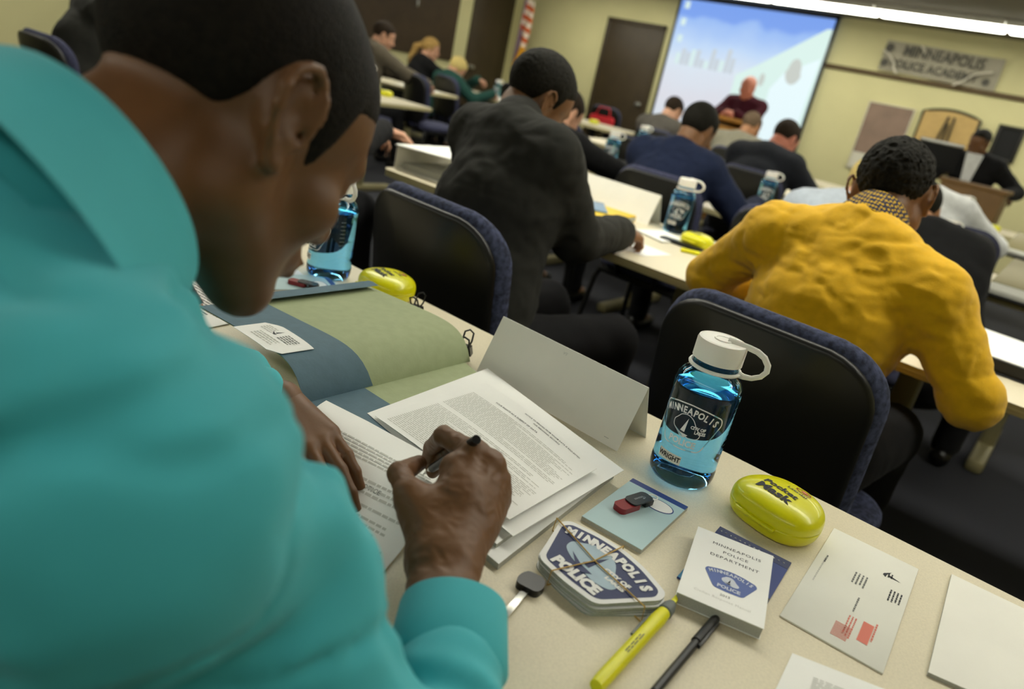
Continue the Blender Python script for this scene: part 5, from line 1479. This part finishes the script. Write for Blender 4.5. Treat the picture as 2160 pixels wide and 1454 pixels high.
    f = lambda h, r_: None
    MB().tube([tuple(a - b), tuple(a - b + ax * (L - .03))], .0047, M['black'], 16).build('barrel', pn)
    MB().tube([tuple(ax * -.030), tuple(ax * -.012), tuple(ax * 0)], .004, M['steel'], 14, radii=[.0042, .0026, .0006]).build('tip', pn)
    return t
COLL_R = 1.0
HR['buzz'] = hairm('buzz', (24, 19, 13))
foreground_man()
# ---------------------------------------------------------------- the seated class
UP = (0, 0, 1)
person('man in a black suit jacket seated at the second table, looking down in profile', (-1.16, 1.42, .52), (-1.285, 1.61, 1.055), (-1.325, 1.72, 1.130), (-22, -30, 4),
       [(-1.50, 2.12, .80), (-1.105, 1.985, .80)], CL['suit'], SK['brown'], HR['black'], tyaw=-12, thick=.006, curl=.0015, cs=200, vox=.007, bvox=.0055, fold=.006, grow=.018, slim=.94, collar=(CL['suit'], .042, .066), sw=.165,
       elbows=((-1.58, 1.82, .80), (-1.065, 1.69, .805)), handdirs=[((.3, 1, -.1), UP), ((.15, 1, -.1), (.2, -.1, 1))], curlh=.75, detail=2, cuffs=CL['white'])
person('man in a mustard yellow sweater seen from behind, elbows spread on the table', (-.385, 1.58, .53), (-.392, 1.775, 1.035), (-.392, 1.878, 1.105), (4, -26, -8),
       [(-.58, 2.04, .79), (-.15, 2.06, .79)], CL['mustard'], SK['brown'], HR['black'], thick=.004, vox=.0055, bvox=.005, fold=.0065, grow=.010, slim=.88, garment='sweater', shl=((-.575, 1.735, .965), (-.205, 1.715, .945)), tyaw=-4,
       elbows=((-.715, 1.80, .810), (-.070, 1.71, .775)), fseed=4, detail=2, collar=(CL['gingham'], .046, .066), hsc=1.0, curl=.004, cs=110)
person('man in a navy jacket seated behind the blue bottle of the second table', (-1.58, 3.06, .52), (-1.615, 3.24, .985), (-1.60, 3.33, 1.085), (-6, -26, 2),
       [(-1.80, 3.72, .79), (-1.32, 3.62, .80)], CL['navy'], SK['brown'], HR['black'], vox=.009, collar=(CL['navy'], .034, .066), sw=.17, elbows=((-1.86, 3.42, .80), (-1.27, 3.36, .75)), thick=.006, fold=.006, grow=.018, fseed=2)
person('grey suited person seated below the left edge of the screen', (-3.40, 6.22, .50), (-3.42, 6.38, .97), (-3.40, 6.47, 1.075), (-15, -30, 0),
       [(-3.6, 6.95, .79), (-3.2, 6.95, .79)], CL['grey'], SK['pale'], HR['dk'], vox=.012, bvox=.009, tyaw=-5, grow=.022, fseed=3, detail=1)
person('pale grey suited person with cropped hair seated before the honey coloured lectern', (-2.64, 6.2, .50), (-2.66, 6.40, .985), (-2.63, 6.48, 1.095), (-8, -24, -2),
       [(-2.85, 6.95, .79), (-2.45, 6.95, .79)], CL['lgrey'], SK['tan'], HR['grey'], vox=.012, bvox=.009, thick=.004, grow=.022, fseed=5)
person('dark suited man with reddish skin, head bent, at the right of the screen', (-1.80, 4.66, .50), (-1.80, 4.85, 1.0), (-1.765, 4.95, 1.095), (-18, -34, -2),
       [(-2.0, 5.36, .79), (-1.48, 5.30, .79)], CL['dsuit'], SK['ruddy'], HR['dk'], vox=.011, bvox=.008, thick=.004, grow=.024, elbows=((-2.06, 5.02, .79), (-1.47, 4.98, .77)), sw=.18, fseed=6)
person('blond person in a pale blue shirt, mostly hidden behind the yellow sweater', (-.86, 3.06, .50), (-.84, 3.23, .940), (-.785, 3.32, 1.020), (-10, -30, -2),
       [(-1.0, 3.72, .79), (-.84, 3.72, .79)], CL['pblue'], SK['pale'], HR['blond'], vox=.010, bvox=.009, hairline=HL_F, thick=.012, grow=.018, elbows=((-1.08, 3.42, .79), (-.76, 3.50, .78)), sw=.14, collar=(CL['pblue'], .035, .062), fseed=7)
person('person in a white shirt beyond the yellow sweater man\'s head, on the right', (-.66, 4.60, .50), (-.80, 4.80, .99), (-.93, 4.90, 1.08), (8, -25, 0),
       [(-.85, 5.32, .79), (-.45, 5.32, .79)], CL['white'], SK['brown'], HR['black'], vox=.012, bvox=.009, grow=.018, elbows=((-.98, 5.0, .80), (-.42, 4.98, .79)), fseed=8)
person('person in black clothes leaning on the table right of the yellow sweater man\'s neck', (-.30, 3.03, .48), (-.50, 3.24, .925), (-.585, 3.36, .985), (15, -30, -6),
       [(-.58, 3.70, .79), (-.42, 3.62, .79)], CL['black'], SK['tan'], HR['black'], vox=.011, bvox=.009, grow=.022, elbows=((-.64, 3.44, .80), (-.38, 3.36, .80)), sw=.145, fseed=9)
person('dark haired person mostly hidden behind the black suited man', (-2.32, 3.06, .50), (-2.345, 3.24, .92), (-2.36, 3.33, 1.01), (-10, -32, 0),
       [(-2.66, 3.80, .79), (-2.08, 3.70, .79)], CL['black'], SK['pale'], HR['dk'], vox=.011, bvox=.008, elbows=((-2.62, 3.42, .79), (-2.03, 3.42, .79)), handdirs=[((.3, 1, 0), UP), ((-.3, 1, -.1), UP)], fseed=10)
person('man in black suit and white shirt standing behind the brown lectern', (-1.09, 8.22, .86), (-1.10, 8.14, 1.255), (-1.135, 8.10, 1.375), (160, -14, 0),
       [(-.78, 7.98, .98), (-1.35, 7.95, 1.05)], CL['black'], SK['dark'], HR['black'], standing=True, vox=.012, bvox=.009, tyaw=170, grow=.02, poles=((.7, .3, -.6), (-.7, .3, -.6)), thick=.003, fseed=11, collar=(CL['white'], .03, .062))
MB().prism(round_poly([(-.03, 0), (.035, 0), (.065, .30), (-.075, .30)], .01), -.006, .006, CL['white'], xf=Matrix.Translation((-1.115, 8.005, .98)) @ Matrix.Rotation(PI / 2, 4, 'X')).build('shirt_front', None)
sf = bpy.data.objects['shirt_front']; pp = [o for o in bpy.data.objects if o.name.startswith('person') and 'behind the brown lectern' in o.get('label', '')][0]
sf.parent = pp; sf.location = -pp.location
person('bald person in a maroon shirt standing before the screen at the lectern', (-3.56, 8.52, .90), (-3.585, 8.50, 1.335), (-3.59, 8.44, 1.455), (178, -8, 0),
       [(-3.56, 8.22, 1.17), (-3.66, 8.22, 1.17)], CL['maroon'], SK['ruddy'], None, standing=True, vox=.011, bvox=.008, tyaw=178, poles=((.8, .2, -.5), (-.8, .2, -.5)), handdirs=[((-.6, -.6, 0), UP), ((.6, -.6, 0), UP)], fseed=12, sw=.185, arm=(.28, .24))
person('dark haired man in a grey jacket seated at the back left before the dark board', (-5.72, 4.68, .52), (-5.78, 4.88, 1.06), (-5.74, 4.96, 1.17), (-35, -18, 0),
       [(-5.7, 5.5, .79), (-5.4, 5.4, .79)], CL['gj'], SK['pale'], HR['dk'], vox=.012, bvox=.008, tyaw=-12, collar=(CL['pblue'], .03, .062), grow=.022, fseed=13)
person('woman with a long blond ponytail and a black top, at the back left', (-6.92, 6.5, .52), (-6.98, 6.68, 1.0), (-6.95, 6.76, 1.125), (-50, -10, 0),
       [(-6.9, 7.2, .79), (-6.6, 7.1, .79)], CL['black'], SK['pale'], HR['sandy'], vox=.012, bvox=.008, hairline=HL_F, thick=.012, tyaw=-15, grow=.016, fseed=14,
       hair_extra=[((0, -.11, .02), (0, -.17, -.03), .03, .035), ((0, -.17, -.03), (0, -.19, -.16), .035, .032), ((0, -.19, -.16), (0, -.17, -.30), .032, .015)])
person('woman with short blond hair in a dark teal top, leaning on her hand', (-6.22, 6.36, .50), (-6.34, 6.52, .90), (-6.33, 6.62, .985), (-40, -38, 0),
       [(-6.17, 6.83, .92), (-5.92, 6.86, .80)], CL['teal'], SK['pale'], HR['blond'], vox=.011, bvox=.008, hairline=HL_F, thick=.012, tyaw=-10, grow=.016, fseed=15, elbows=((-6.42, 6.92, .79), (-5.98, 6.60, .70)), curlh=1.0)
person('man in a black suit and blue tie at the top left corner', (-4.10, 1.60, .52), (-4.22, 1.80, 1.06), (-4.24, 1.90, 1.19), (-25, -15, 0),
       [(-4.4, 2.3, .79), (-3.95, 2.3, .79)], CL['suit'], SK['ruddy'], HR['dk'], vox=.010, bvox=.008, tyaw=-10, grow=.024, collar=(CL['lgrey'], .04, .062), fseed=16)
MB().tube([(-4.12, 1.905, 1.03), (-4.11, 1.915, .98), (-4.11, 1.925, .90)], .016, cloth('blue_tie', (40, 66, 120)), 10, flat=.4).build('neck_tie', None)
sf = bpy.data.objects['neck_tie']; pp = [o for o in bpy.data.objects if o.name.startswith('person') and 'blue tie' in o.get('label', '')][0]
sf.parent = pp; sf.location = -pp.location
person('person at the left end of the second table, only hand and sleeve in view', (-2.42, 1.55, .52), (-2.48, 1.72, 1.02), (-2.50, 1.82, 1.13), (0, -24, 0),
       [(-2.62, 2.2, .79), (-2.42, 2.16, .84)], CL['black'], SK['pale'], HR['dk'], vox=.012, bvox=.009, elbows=((-2.72, 1.90, .79), (-2.26, 1.88, .80)), handdirs=[((.3, 1, 0), UP), ((.5, .8, -.1), UP)], fseed=17)
person('left neighbour of the man in turquoise, only a hand with a pen in view', (-1.50, -.16, .52), (-1.42, .08, 1.03), (-1.41, .17, 1.14), (0, -24, 0),
       [(-1.62, .50, .79), (-1.15, .52, .785)], CL['dsuit'], SK['ruddy'], HR['dk'], vox=.012, bvox=.006, elbows=((-1.70, .22, .79), (-1.17, .27, .79)), handdirs=[((.4, 1, 0), UP), ((.75, .5, -.1), UP)], fseed=18, curlh=.8)
pn = empty('pen', (-1.05, .59, .752), 0, 'dark pen held in the left neighbour\'s hand, seen above the turquoise shoulder', 'pen')
MB().tube([(0, 0, 0), (.012, .006, .01), (-.06, -.02, .085)], .0045, M['black'], 12, radii=[.001, .0045, .0045]).build('barrel', pn)
